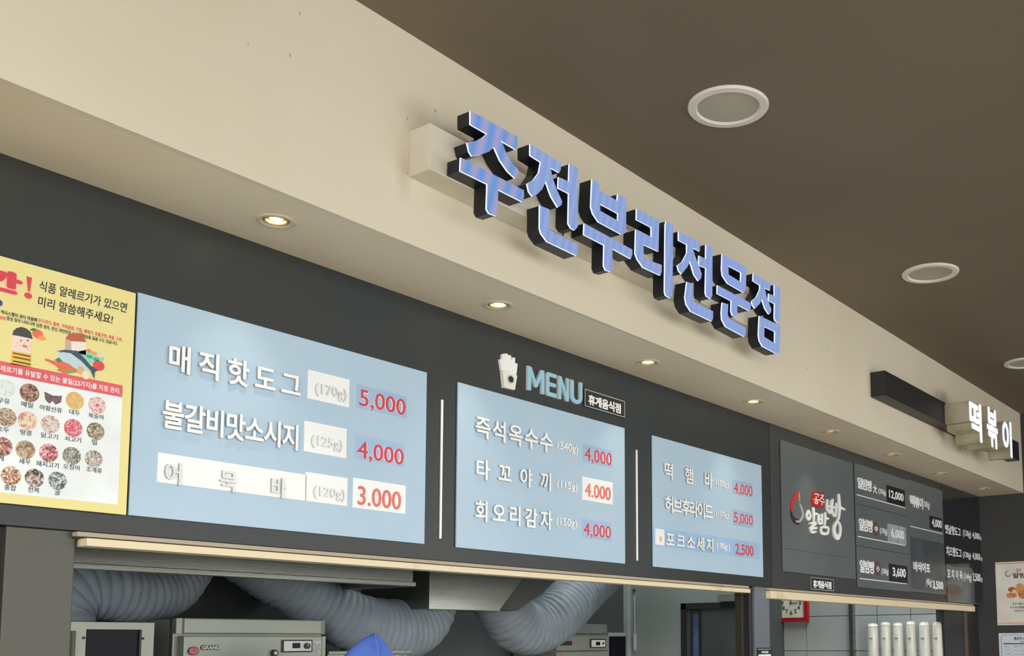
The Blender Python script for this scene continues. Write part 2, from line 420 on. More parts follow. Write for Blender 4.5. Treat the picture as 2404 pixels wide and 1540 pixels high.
struct(box('wall_right', XR, XR+.12, -1.5, YB, 0, ZC, mat('dark_end_wall', (58, 59, 60), .5, rgb2=(63, 63, 64), scale=1.5)))
struct(box('wall_back', -3, XT+.1, YB, YB+.1, 0, 3.0, M_DARK))
struct(box('ceiling_kitchen', -3, XR, D+.09, YB+.1, 3.0, 3.08, M_DARK))
struct(box('wall_left', -3.1, -3, D, YB+.1, 0, ZC, M_DARK))
# partition between the kitchens
YP0 = at(1749, 1450, 1.)[0]; YP0 = XP/YP0
struct(box('wall_partition', XP, XP+.1, YP0, YB, 0, 3.0, M_PART))
# tiled wall of second shop: each tile a piece of its own
tw = struct(box('wall_tiled', XT+.012, XT+.1, D+.09, YB, 0, 3.0, M_GROUT))
PT = ('X', XT)
us = [U(PT, x, 1450)[0] for x in (1892, 1995, 2059, 2138)]
ue = [-YB, us[0], us[1], us[2], us[3], -(D+.09)]
vt = [U(PT, 1900, y)[1] for y in (1447.5, 1528)]; th = vt[0]-vt[1]
for i in range(5):
    for j in range(-2, 4):
        z0 = vt[0]-th*j-th; z1 = z0+th
        slab_uv('tile', PT, ue[i]+.0022, ue[i+1]-.0022, z0+.0022, z1-.0022, -.012, 0, M_TILE, tw, .0015)

# columns and jambs under the sign wall
PW = ('Y', D)
def column(name, xl, xr, y0, y1, m, py=1400):
    a = at(xl, py, y0).x; b = at(xr, py, y0).x
    return struct(box(name, a, b, y0, y1, 0, ZP, m, bevel=.003))
column('wall_column_left', 6, 171, D+.012, D+.09, M_STEEL_DARK)
column('trim_1', -60, 5, D+.03, D+.08, M_BLACK)
column('wall_column_middle', 1772, 1806, D+.006, D+.09, M_COLUMN)
column('trim_2', 1759, 1771.5, D+.02, D+.1, M_BLACK)
column('trim_3', 1741.5, 1748, D+.05, D+.09, mat('aged_steel', (60, 56, 50), .5, .4))
column('trim_4', 2216, 2262, D+.03, D+.09, M_BLACK)
column('trim_5', 2263, 2269, D+.02, D+.09, mat('edge_reflection', (84, 70, 60), .5))  # brown reflection along the jamb edge, painted as a strip
column('trim_6', 2270, 2296, D+.04, D+.09, M_BLACK)

# shutter rails under the sign wall
def rail(x0, x1, label, zb, xin):
    e = empty('shutter_rail', ((x0+x1)/2, D, zb), label, 'shutter rail')
    box('upper_rail', x0, x1, D-.012, D+.05, ZP-.014, ZP-.003, M_RAIL2, e, .001)
    box('rail_recess', x0, x1, D+.002, D+.05, ZP-.018, ZP-.0135, M_BLACK, e)
    box('lower_rail', x0+xin, x1-.004, D-.022, D+.03, zb, ZP-.0175, M_RAIL, e, .0015)
    box('end_cap', x1-.004, x1, D-.022, D+.03, zb, ZP-.0175, M_RAIL2, e)
rail(at(176, 1250, D).x, at(1758, 1390, D-.012).x, 'long ivory metal shutter rail under the blue menu boards', EYE+.0935*D, .018)
rail(at(1806, 1403, D-.012).x, at(2286, 1430, D-.012).x, 'shorter ivory shutter rail under the grey and black menu boards', EYE+.0855*D-.0, .0)

# ================================================================== BLUE MENU BOARDS
PB = ('Y', D-.008)       # face of the blue boards
def fit_rect(tl, tr, br, bl, pl=PW):
    a, b, c, d = U(pl, *tl), U(pl, *tr), U(pl, *br), U(pl, *bl)
    return (a[0]+d[0])/2, (b[0]+c[0])/2, (c[1]+d[1])/2, (a[1]+b[1])/2
def board(tl, tr, br, bl, label, m=M_BLUE, th=.008, name='menu_board', cat='menu board', group=None):
    u0, u1, v0, v1 = fit_rect(tl, tr, br, bl)
    e = empty(name, ((u0+u1)/2, D, v0), label, cat, group)
    slab_uv('panel', PW, u0, u1, v0, v1, .0015 if m is M_BLUE else .0048, th, m, e, .0012)
    return e, (u0, u1, v0, v1)
PS = ('Y', D-.008)
def price(e, s, lt, rb, st=None, sm=M_BSTK, ink=M_RED, off=.008, h=None):
    if h and ',' in s: h *= 1.17
    par = e
    if st: par = slab('price_sticker', PS, st[0], st[1], -.0005, .0008, sm, e); w = .0008
    else: w = 0
    if sm is M_BSTK and st or not st:
        line('price_halo', s, PS, lt, rb, w, w+.0009, M_WHITE, par, off+.022, h=h)
    return line('price', s, PS, lt, rb, w, w+.0022, ink, par, off, h=h)
LET = .008
e, _ = board((322, 692), (998, 872), (993, 1274), (296, 1214), 'largest pale blue menu board with raised white lettering, beside yellow poster')
hangul('letter', '매직핫도그', PS, (393.6, 804.8), (701.4, 916.8), 447, 0, LET, M_WHITE, e, .022, h=66)
hangul('letter', '불갈비맛소시지', PS, (380.6, 937), (698.8, 1048.4), 429, 0, LET, M_WHITE, e, .022, h=68)
s = slab('white_sticker', PS, (723, 867.2), (818.7, 956.5), -.0005, .0015, M_STK, e); line('weight_text', '(170g)', PS, (738.8, 898), (812.5, 945.8), .0015, .0045, M_EMB, s, .014, h=31)
s = slab('white_sticker', PS, (714.5, 987.3), (812, 1076), -.0005, .0015, M_STK, e); line('weight_text', '(125g)', PS, (729.7, 1019.8), (802.7, 1063.6), .0015, .0045, M_EMB, s, .014, h=31)
s = slab('white_sticker', PS, (371, 1062), (717, 1175.7), -.0005, .0015, M_STK, e); hangul('letter', '어묵바', PS, (385.5, 1083), (666.4, 1162), 426, .0015, .0075, M_EMB, s, .012, h=53)
s = slab('white_sticker', PS, (717.6, 1107.5), (814, 1188), -.0005, .0015, M_STK, e); line('weight_text', '(120g)', PS, (734.6, 1140), (808.6, 1177.3), .0015, .0045, M_EMB, s, .014, h=30)
price(e, '5,000', (844, 912.6), (950.5, 971), ((838, 902), (953.8, 982.4)), h=39)
price(e, '4,000', (838.5, 1034.4), (946, 1085.7), ((834, 1020.4), (948.9, 1096)), h=39)
price(e, '3.000', (839.5, 1140), (940, 1192.5), ((829, 1121.1), (951, 1206.5)), M_STK, M_RED_PALE, h=45)

e, _ = board((1072.3, 895.4), (1463.2, 1007.6), (1463.9, 1325.2), (1067.3, 1283.2), 'middle pale blue menu board with three lines, under the MENU lettering')
hangul('letter', '즉석옥수수', PS, (1113.6, 974.6), (1293.2, 1055.3), 1147, 0, LET, M_WHITE, e, h=51)
hangul('letter', '타꼬야끼', PS, (1114.7, 1076.3), (1291.8, 1150), 1145, 0, LET, M_WHITE, e, h=47)
hangul('letter', '회오리감자', PS, (1113, 1173.4), (1291.8, 1242.5), 1143, 0, LET, M_WHITE, e, h=49)
line('weight_text', '(340g)', PS, (1306.5, 1034.2), (1355.6, 1067.2), 0, .003, M_WHITE, e, .02, h=25)
line('weight_text', '(115g)', PS, (1305.8, 1126), (1354.5, 1157), 0, .003, M_WHITE, e, .02, h=23)
line('weight_text', '(150g)', PS, (1305, 1213), (1353, 1244.6), 0, .003, M_WHITE, e, .02, h=25)
price(e, '4,000', (1372, 1049.6), (1434.5, 1091.7), ((1368, 1041.2), (1436.9, 1098)), h=30)
price(e, '4.000', (1373, 1133), (1432.7, 1174.5), ((1367, 1118.4), (1438.3, 1185)), M_STK, M_RED_PALE, h=32)
price(e, '4,000', (1369.6, 1227), (1432.7, 1264.6), ((1366, 1217), (1436, 1270.5)), h=29)

e, _ = board((1527.5, 1023.9), (1783.9, 1091.7), (1789, 1355.3), (1531.2, 1330.6), 'rightmost and narrowest pale blue menu board with darker blue bottom strip')
hangul('letter', '떡햄바', PS, (1556.6, 1083.6), (1669.6, 1142.3), 1577, 0, LET, M_WHITE, e, h=40)
hangul('letter', '허브후라이드', PS, (1558, 1163), (1670.4, 1214.3), 1578.5, 0, LET, M_WHITE, e, .025, h=39)
line('weight_text', '(150g)', PS, (1678.2, 1124), (1709, 1148.6), 0, .003, M_WHITE, e, .022, h=18)
line('weight_text', '(150g)', PS, (1678.7, 1197.4), (1709.9, 1220.8), 0, .003, M_WHITE, e, .022, h=17)
price(e, '4,000', (1722, 1132), (1765.2, 1163.6), ((1719, 1124.7), (1767, 1168.8)), h=24)
price(e, '5,000', (1722, 1202), (1766.2, 1233.8), ((1719.5, 1195.3), (1768.3, 1240.3)), h=23.5)
s = slab('blue_strip', PS, (1533.5, 1237), (1783, 1313), -.0005, .001, mat('deeper_blue_sticker', (158, 190, 226), .35), e)
hangul('letter', '포크소세지', PS, (1560.5, 1248.8), (1672.7, 1296.9), 1580, .001, LET, M_WHITE, s, h=34)
line('weight_text', '( 90g )', PS, (1682, 1272.7), (1712.5, 1295.3), .001, .003, M_WHITE, s, .022, h=19)
price(s, '2,500', (1725.5, 1275.3), (1768.3, 1305.7), h=25)
t = slab('white_note', PS, (1537.7, 1240.3), (1559.2, 1281), .001, .0022, M_STK, e)
cu, cv = U(PS, 1550, 1265)
prism('red_mark', PS, [ell(cu, cv, .0085, .0105), ell(cu, cv, .0055, .0075)[::-1]], .002, .0028, M_RED_PALE, t)
slab_uv('red_mark', PS, cu-.006, cu+.006, cv-.001, cv+.001, .002, .0028, M_RED_PALE, t)

# divider bars
for (x, y0, y1, lab) in ((1034.5, 938, 1265, 'thin white vertical bar between the largest and middle blue boards'), (1494, 1056.5, 1316.5, 'thin white vertical bar between the middle and narrowest blue boards')):
    a = U(PW, x, y0); b = U(PW, x-.5, y1)
    o = slab_uv('divider_bar', PW, (a[0]+b[0])/2-.004, (a[0]+b[0])/2+.004, b[1], a[1], 0, .006, M_WHITE, None, .002)
    tag(o, lab, 'divider', 'white divider bars between the blue boards')

# fries emblem (generic cut-out) and MENU lettering
PE = ('Y', D)
def pu(px, py, pl=PE): return U(pl, px, py)
e = empty('fries_emblem', (*at(1190, 917, D)[:2], U(PE, 1190, 915)[1]), 'white cut-out emblem of a carton of fries left of MENU', 'emblem')
C6 = lambda x, y: U(PE, 1040+x/2.852, 800+y/2.852)
fr = [(380, 205), (368, 128), (378, 122), (384, 128), (384, 92), (398, 88), (400, 118), (403, 88), (418, 88), (420, 100), (426, 98), (442, 102), (446, 135), (456, 112), (470, 120), (468, 150), (486, 158), (480, 215), (476, 232), (440, 222), (420, 198), (398, 200)]
prism('fries', PE, [[C6(*p) for p in fr]], 0, .010, M_WHITE, e)
ct = [(380, 208), (400, 198), (418, 200), (440, 224), (478, 236), (462, 333), (392, 316)]
cc = C6(430, 262)
prism('carton', PE, [[C6(*p) for p in ct]], 0, .014, mat('emblem_cream', (232, 234, 226), .45), e)
prism('carton_badge', PE, [ell(cc[0], cc[1], .0195, .0165)], .014, .0165, M_LTSIDE, e)
prism('carton_badge_hole', PE, [ell(cc[0]+.001, cc[1], .013, .0115)], .0165, .018, M_BLACK, e)
a = U(PE, 1234.6, 859); b = U(PE, 1363.3, 953)
e = empty('menu_lettering', ((a[0]+b[0])/2, D, b[1]), 'raised sky blue capital letters MENU above the middle blue board', 'lettering')
tot = b[0]-a[0]
def poly_glyph(ch):
    t = .17
    if ch == 'M': return [[(0, 0), (0, 1), (.2, 1), (.5, .42), (.8, 1), (1, 1), (1, 0), (.82, 0), (.82, .66), (.57, .2), (.43, .2), (.18, .66), (.18, 0)]]
    if ch == 'E': return [[(.12, 0), (0, .08), (0, .92), (.12, 1), (1, 1), (1, .84), (.26, .84), (.26, .59), (.92, .59), (.92, .43), (.26, .43), (.26, .16), (1, .16), (1, 0)]]
    if ch == 'N': return [[(0, 0), (0, 1), (.26, 1), (.76, .34), (.76, 1), (1, 1), (1, 0), (.76, 0), (.24, .66), (.24, 0)]]
    o = [(0, 1), (.24, 1)]+[(.5+.26*math.cos(math.pi+i*math.pi/8), .34+.18*math.sin(math.pi+i*math.pi/8)) for i in range(9)]+[(.76, 1), (1, 1)]
    o += [(.5+.5*math.cos(-i*math.pi/8), .34+.34*math.sin(-i*math.pi/8)) for i in range(9)]
    return [o]
for ch, f0, f1 in (('M', 0, .29), ('E', .325, .515), ('N', .545, .74), ('U', .77, 1)):
    u0 = a[0]+tot*f0; u1 = a[0]+tot*f1
    loops = [[(u0+(u1-u0)*x, b[1]+(a[1]-b[1])*y) for x, y in l] for l in poly_glyph(ch)]
    bd = prism('letter', PE, loops, 0, .009, M_LTSIDE, e)
    cm = ((u0+u1)/2, (a[1]+b[1])/2)
    prism('letter_face', PE, [[(cm[0]+(x-cm[0])*.95, cm[1]+(y-cm[1])*.97) for x, y in l] for l in loops], .009, .0105, M_SKYBLUE, bd)
def badge(lt, rb, tlt, trb, label):
    u0, v1 = U(PW, *lt); u1, v0 = U(PW, *rb)
    e = empty('name_plate', ((u0+u1)/2, D, v0), label, 'sign plate')
    slab_uv('plate', PW, u0, u1, v0, v1, 0, .005, M_BLACK, e, .001)
    w = .0035
    prism('plate_border', PW, [[(u0+.002, v0+.002), (u1-.002, v0+.002), (u1-.002, v1-.002), (u0+.002, v1-.002)], [(u0+.002+w, v1-.002-w), (u1-.002-w, v1-.002-w), (u1-.002-w, v0+.002+w), (u0+.002+w, v0+.002+w)]], .005, .006, mat('pale_border', (172, 176, 172), .5), e)
    u = U(PW, *tlt); v_ = U(PW, *trb); cw = (v_[0]-u[0])/5.0
    hangul('letter', '휴게음식점', PW, tlt, trb, tlt[0]+(trb[0]-tlt[0])*.2, .005, .007, M_WHITE, e, .04)
badge((1369.6, 911.5), (1465.3, 982.3), (1378.4, 925.5), (1455.5, 972.5), 'small black name plate with white text right of the MENU letters')

# ================================================================== YELLOW POSTER
PY = ('Y', D-.014)
a = U(PY, 321, 687.5); b = U(PY, 294.8, 1206.8); uR = (a[0]+b[0])/2
zt = (a[1]+U(PY, 0, 602)[1])/2; zb = (b[1]+U(PY, 0, 1182)[1])/2; uL = uR-.66
po = empty('allergy_poster', ((uL+uR)/2, D-.012, zb), 'yellow allergy notice poster with red band and food pictures, left of the boards', 'poster')
slab_uv('poster_sheet', PY, uL, uR, zb, zt, -.005, 0, M_YEL, po, .0008)
L0, L1, L2 = .0006, .0012, .0018
wr = U(PY, 276, 1100)[0]-.0; wt = (U(PY, 286.5, 930.6)[1]+U(PY, 0, 880.8)[1])/2; wb = U(PY, 275.3, 1184.7)[1]
slab_uv('printed_white_area', PY, uL+.03, wr+.004, wb, wt+.01, 0, L0, M_PWHITE, po)
bt = (U(PY, 287.6, 904.5)[1]+U(PY, 0, 848)[1])/2
band = slab_uv('printed_band', PY, uL+.03, U(PY, 287, 915)[0], wt, bt, 0, L1, M_BAND, po)
R3 = lambda x, y: (x/4.53, 580+y/4.53)
R4 = lambda x, y: (x/3.85, 860+y/3.85)
# band text; the first syllables continue left of the frame
u0 = U(PY, 0, 880)[0]; u1 = U(PY, 278.4, 921.5)[0]; v0 = U(PY, 0, 873.5)[1]; v1 = U(PY, 0, 856.5)[1]
put_glyph('band_text', '레르기를 유발할 수 있는 물질(22가지)를 지정 관리', PY, u0, u1, v0, v1, L1, L1+.0004, M_WHITE, po, .018)
w_ = (u1-u0)/26
put_glyph('band_text', '알', PY, u0-w_*1.1, u0-w_*.15, v0, v1, L1, L1+.0004, M_WHITE, po, .018)
# heading
v0 = U(PY, 53, 697)[1]; v1 = U(PY, 0, 631)[1]; gw = .098
ur = U(PY, 53, 660)[0]
m_hd = mat('heading_red', (214, 70, 82), .5)
put_glyph('heading_halo', '깐', PY, ur-gw-.002, ur+.002, v0-.002, v1+.002, 0, L0, mat('peach_print', (246, 196, 180), .5), po, .085)
put_glyph('heading', '깐', PY, ur-gw, ur, v0, v1, L0, L1, m_hd, po, .055)
put_glyph('heading', '잠', PY, ur-gw*2.15, ur-gw*1.15, v0, v1, L0, L1, m_hd, po, .055)
x0, z1 = U(PY, *R3(280, 312)); x1 = U(PY, *R3(338, 320))[0]; z0 = U(PY, *R3(300, 548))[1]
xm = (x0+x1)/2; hh = z1-z0
prism('heading', PY, [[(x0, z1), (x1, z1), (x1-.003, z0+hh*.33), (x0+.005, z0+hh*.33)]], L0, L1, m_hd, po)
prism('heading', PY, [ell(xm, z0+hh*.13, .0085, hh*.14)], L0, L1, m_hd, po)
put = lambda nm, s, lt, rb, m, off=0., w=L1, sl=0.: line(nm, s, PY, lt, rb, 0, w, m, po, off, sl)
def prow(nm, t, lt, xr, h, m, off=0., sl=0.):
    """a printed row: left end, right end and letter height as seen at the left end"""
    yb_ = lt[1]+(1497-lt[1])*(xr-lt[0])/(3239-lt[0])+h*(3239-xr)/(3239-lt[0])
    return line(nm, t, PY, lt, (xr, yb_), 0, L0, m, po, off, sl)
prow('handwritten_text', '식품 알레르기가 있으면', (91.6, 657), 296, 25, M_INK, .012, .08)
prow('handwritten_text', '미리 말씀해주세요!', (89, 694), 263, 25, M_INK, .012, .08)
prow('small_text', '역시스템이 과다 작용해', (2, 727), 86, 10, M_INK, .025)
prow('small_text', '두드러기, 홍반, 가려움증, 기침, 재채기, 호흡곤란, 복통, 구토,', (89.4, 746.5), 287, 10.5, m_hd, .018)
prow('small_text', '마비', (-3, 740), 12, 10, m_hd, .018)
prow('small_text', '증상 등이 나타나며 심한 경우, 전신 과민반응 쇼크로 목숨을 잃을 수도 있습니다.', (15.5, 741.5), 276, 10.5, M_INK, .018)
# illustrations (flat print)
def pp(name, pts, rgb, w=L0, S=R3):
    return prism(name, PY, [[U(PY, *S(*p)) for p in pts]], 0, w, flat(rgb), po)
def pe(name, x, y, rx, ry, rgb, w=L0, S=R3, k=4.53):
    u, v = U(PY, *S(x, y)); ru = abs(U(PY, *S(x+rx, y))[0]-U(PY, *S(x-rx, y))[0])/2; rv = abs(U(PY, *S(x, y+ry))[1]-U(PY, *S(x, y-ry))[1])/2
    return prism(name, PY, [ell(u, v, ru, rv, 20)], 0, w, flat(rgb), po)
pe('printed_blue_dot', -12, 592, 40, 36, (60, 76, 132))
pp('printed_face', [(135, 900), (330, 960), (325, 1160), (130, 1110)], (240, 214, 204))
pp('printed_hair', [(130, 935), (140, 895), (175, 862), (225, 850), (280, 868), (325, 905), (345, 978), (240, 955), (190, 945)], (70, 70, 68), L1)
pp('printed_shirt', [(120, 1100), (330, 1140), (322, 1280), (112, 1245)], (240, 190, 76), L1)
for q in (1120, 1160, 1205): pp('printed_stripe', [(135, q), (322, q+38), (320, q+52), (133, q+14)], (70, 84, 56), L2)
pe('printed_mouth', 262, 1055, 30, 14, (214, 120, 130), L1)
for x, y in ((178, 1018), (165, 1058), (207, 1050), (312, 1055), (296, 1085), (258, 1022)): pe('printed_spot', x, y, 6, 6, (232, 150, 130), L1)
for sx_, x in ((1, 222), (-1, 292)):
    strokes('printed_eye', PY, [[(*U(PY, *R3(x-8*sx_, 985)), 1), (*U(PY, *R3(x+8*sx_, 995)), 1), (*U(PY, *R3(x-8*sx_, 1005)), 1)]], .0012, 0, L1, M_INK, po, 3)
pe('printed_peach', 400, 925, 58, 48, (232, 112, 84)); pe('printed_peach_slice', 445, 970, 42, 24, (240, 160, 90), L1); pp('printed_leaf', [(315, 880), (345, 862), (395, 875), (360, 895)], (66, 120, 84), L1)
pp('printed_carton_roof', [(695, 970), (735, 922), (870, 915), (915, 1010), (755, 1000)], (186, 100, 74), L1)
pp('printed_carton_side', [(695, 972), (755, 1000), (760, 1110), (692, 1090)], (206, 168, 160)); pp('printed_carton_front', [(755, 1000), (915, 1012), (912, 1150), (760, 1110)], (240, 228, 220))
pp('printed_leaf', [(600, 1310), (690, 1250), (800, 1290), (830, 1330), (700, 1350)], (110, 170, 96))
pp('printed_leaf', [(580, 1200), (640, 1165), (700, 1220), (640, 1240)], (66, 130, 96))
pp('printed_salad', [(830, 1110), (930, 1090), (1050, 1130), (1110, 1190), (1060, 1250), (930, 1240), (870, 1180)], (150, 214, 190))
pe('printed_bean', 950, 1165, 34, 18, (74, 168, 130), L1); pe('printed_bean', 1020, 1195, 34, 18, (74, 168, 130), L1)
pe('printed_nut', 945, 1105, 28, 20, (226, 140, 90), L1); pe('printed_nut', 1000, 1130, 26, 20, (232, 170, 110), L1); pe('printed_nut', 1060, 1150, 34, 26, (240, 214, 180), L1)
pp('printed_fish_body', [(600, 1110), (680, 1095), (800, 1130), (900, 1210), (980, 1310), (900, 1320), (800, 1290), (700, 1250), (630, 1180)], (190, 214, 222), L1)
pp('printed_fish_back', [(600, 1108), (690, 1093), (820, 1105), (900, 1190), (960, 1260), (1040, 1310), (1005, 1330), (1000, 1400), (965, 1320), (860, 1210), (750, 1130)], (62, 84, 104), L2)
pe('printed_eye', 645, 1120, 6, 6, (30, 40, 50), L2)
pe('printed_tomato', 1048, 1262, 62, 54, (222, 80, 74), L1)
pe('printed_egg', 855, 1310, 38, 44, (226, 170, 130), L2); pe('printed_egg', 908, 1362, 38, 46, (236, 224, 196), L2+.0004)
strokes('printed_shrimp', PY, [[(*U(PY, *R3(490, 1200)), .5), (*U(PY, *R3(560, 1225)), .7), (*U(PY, *R3(640, 1270)), 1.2), (*U(PY, *R3(690, 1340)), 1)], [(*U(PY, *R3(650, 1235)), .8), (*U(PY, *R3(720, 1270)), 1.2), (*U(PY, *R3(780, 1310)), .8)]], .011, 0, L1, flat((226, 110, 84)), po, 5)
# ingredient pictures
def food(name, c1, c2, c3, sc):
    if name in MATS: return MATS[name]
    m = bpy.data.materials.new(name); m.use_nodes = True; MATS[name] = m; n = m.node_tree; b = n.nodes['Principled BSDF']; b.inputs['Roughness'].default_value = .5
    g = n.nodes.new('ShaderNodeNewGeometry'); vo = n.nodes.new('ShaderNodeTexNoise'); vo.inputs['Scale'].default_value = sc; vo.inputs['Detail'].default_value = 2; vo.inputs['Distortion'].default_value = 2.5
    n.links.new(g.outputs['Position'], vo.inputs['Vector']); r = n.nodes.new('ShaderNodeValToRGB'); n.links.new(vo.outputs[0], r.inputs[0])
    r.color_ramp.elements[0].position = .36; r.color_ramp.elements[0].color = (*s2l(c1), 1); r.color_ramp.elements[1].position = .64; r.color_ramp.elements[1].color = (*s2l(c3), 1)
    q = r.color_ramp.elements.new(.5); q.color = (*s2l(c2), 1); n.links.new(r.outputs[0], b.inputs['Base Color']); return m
FD = [((45, 200), '우유', (32, 312), (226, 234, 234), (236, 242, 242), (214, 224, 224), 60),
      ((265, 240), '메밀', (243, 347), (74, 54, 46), (150, 110, 92), (196, 160, 140), 90),
      ((478, 290), '아황산류', (458, 385), (96, 70, 82), (120, 88, 96), (140, 110, 110), 60),
      ((675, 312), '대두', (672, 417), (200, 150, 80), (232, 196, 120), (240, 214, 150), 200),
      ((875, 355), '복숭아', (868, 452), (190, 90, 96), (240, 220, 216), (236, 200, 200), 60),
      ((55, 460), '호두', (25, 570), (120, 100, 84), (190, 170, 146), (214, 196, 172), 90),
      ((247, 492), '땅콩', (233, 600), (214, 140, 120), (226, 206, 184), (238, 224, 206), 60),
      ((452, 525), '닭고기', (445, 630), (170, 140, 136), (222, 206, 196), (238, 224, 216), 60),
      ((660, 558), '쇠고기', (657, 660), (200, 72, 96), (224, 110, 124), (240, 190, 190), 100),
      ((862, 588), '밀', (852, 688), (88, 84, 74), (170, 158, 134), (220, 206, 176), 70),
      ((20, 725), '게', (5, 830), (90, 80, 86), (200, 110, 90), (220, 196, 190), 70),
      ((228, 755), '새우', (222, 860), (130, 104, 80), (176, 152, 124), (206, 188, 164), 60),
      ((438, 783), '돼지고기', (428, 888), (110, 64, 70), (214, 120, 130), (240, 214, 208), 70),
      ((647, 810), '오징어', (643, 912), (60, 64, 60), (150, 150, 136), (214, 208, 192), 110),
      ((845, 838), '조개류', (848, 938), (110, 96, 88), (196, 186, 176), (226, 220, 212), 110),
      ((97, 988), '홍합', (90, 1097), (80, 62, 60), (214, 160, 120), (236, 226, 220), 60),
      ((310, 1010), '전복', (302, 1117), (50, 48, 56), (170, 140, 116), (214, 214, 226), 60),
      ((518, 1035), '굴', (517, 1140), (60, 76, 76), (150, 166, 164), (226, 232, 226), 80)]
for k, ((x, y), s, (tx, ty), c1, c2, c3, sc) in enumerate(FD):
    u, v = U(PY, *R4(x, y)); r = .0212 if s != '아황산류' else .016
    m = food('food_print_%d' % k, c1, c2, c3, sc)
    if s == '아황산류':
        prism('food_picture', PY, [[(u-.02, v+.012), (u, v+.006), (u+.02, v+.01), (u+.018, v-.006), (u+.006, v-.014), (u, v-.006), (u-.008, v-.014), (u-.017, v-.006)]], 0, L1, m, po)
    else:
        prism('food_picture', PY, [ell(u, v, r, r*1.0, 26)], 0, L1, m, po)
    u, v = U(PY, *R4(tx, ty)); w = .0125*len(s)
    put_glyph('food_caption', s, PY, u-w/2, u+w/2, v-.0062, v+.0062, L0, L1, M_INK, po, .008)

# ================================================================== SECOND SHOP'S BOARDS
C8 = lambda x, y: (1800+x/3.5, 1000+y/3.5)
PG = ('Y', D-.012)
def gboard(tl, tr, br, bl, label, m=M_GREY, th=.012):
    return board(C8(*tl), C8(*tr), C8(*br), C8(*bl), label, m, th)
eA, rA = gboard((97, 117), (695, 308), (715, 1265), (122, 1190), 'plain grey board with white brush lettering logo, leftmost of second shop')
a = U(PG, *C8(150, 1005)); b = U(PG, *C8(670, 1088))
slab_uv('panel_seam', PG, a[0], b[0], a[1]-.001, a[1]+.001, 0, .0006, M_WALL2, eA)
def S8(name, lines, wd, m, w0, w1, par, pl=PG):
    return strokes(name, pl, [[(*U(pl, *C8(p[0], p[1])), p[2] if len(p) > 2 else 1) for p in l] for l in lines], wd, w0, w1, m, par, 6)
# droplet
S8('droplet_red', [[(255, 548, .5), (225, 585, 1.1), (205, 640, 1.5), (200, 690, .8)]], .022, mat('logo_red', (200, 50, 60), .4), 0, .005, eA)
S8('droplet_orange', [[(258, 545, .5), (262, 580, 1), (262, 615, .8)]], .014, mat('logo_orange', (206, 150, 90), .4), 0, .006, eA)
S8('droplet_dark', [[(198, 670, .5), (200, 730, .9), (225, 775, 1.5), (258, 790, 1.3)]], .020, mat('logo_maroon', (64, 44, 46), .4), 0, .0045, eA)
S8('droplet_silver', [[(266, 640, .5), (285, 690, 1), (290, 740, 1.1), (262, 785, .8), (235, 782, .6)]], .015, mat('logo_silver', (200, 202, 204), .35, .3), 0, .006, eA)
rb_ = prism('logo_badge', PG, [[U(PG, *C8(*p)) for p in ((372, 545), (430, 542), (462, 556), (468, 580), (464, 668), (410, 672), (372, 650), (362, 620))]], 0, .005, mat('logo_badge_red', (176, 34, 40), .4), eA)
S8('logo_badge_text', [[(385, 560), (415, 562), (412, 580)], [(398, 585), (398, 597)], [(378, 604), (424, 610)], [(400, 640, 1), (388, 630), (398, 618), (412, 628), (402, 640)],
                       [(432, 568), (458, 572), (444, 588), (430, 604)], [(446, 590), (460, 608)], [(430, 618), (466, 628)], [(448, 624), (446, 650)]], .0055, M_WHITE, .005, .0075, rb_)
m_br = M_WHITE
S8('logo_letter', [[(335, 700, .9), (322, 735, 1.1), (335, 765, 1.2), (352, 740, 1), (340, 702, .9)], [(378, 682, 1.2), (380, 740, 1.3), (382, 790, .8)], [(382, 722, 1), (408, 724, .7)],
                   [(345, 800, .7), (395, 800, 1), (370, 822, .9), (352, 842, 1), (402, 838, .8)], [(352, 845, .8), (365, 872, 1), (398, 868, .5)]], .016, m_br, 0, .008, eA)
S8('logo_letter', [[(424, 735, 1), (418, 775, 1.1), (425, 800, 1), (448, 798, .8)], [(448, 730, .9), (446, 795, 1)], [(420, 768, .7), (446, 768, .7)], [(474, 722, 1.2), (474, 770, 1.2), (470, 815, .8)], [(476, 758, 1), (500, 762, .7)],
                   [(440, 835, .9), (446, 880, 1.1), (492, 882, .9), (498, 838, .9), (445, 832, .8)]], .016, m_br, 0, .008, eA)
S8('logo_letter', [[(490, 615, 1), (490, 680, 1.1), (512, 712, 1), (525, 690, .8)], [(520, 620, .8), (518, 700, .8)], [(492, 660, .6), (518, 662, .6)],
                   [(534, 610, .9), (530, 700, 1), (555, 735, 1), (565, 640, .8)], [(535, 668, .6), (560, 672, .6)],
                   [(585, 572, 1.2), (590, 660, 1.6), (585, 745, 1.3), (572, 775, .6)], [(592, 668, 1), (632, 688, .5)],
                   [(572, 780, .8), (548, 830, 1.6), (552, 890, 1.8), (575, 918, 1.6), (596, 880, 1.3), (596, 820, 1), (572, 782, .8)]], .018, m_br, 0, .009, eA)

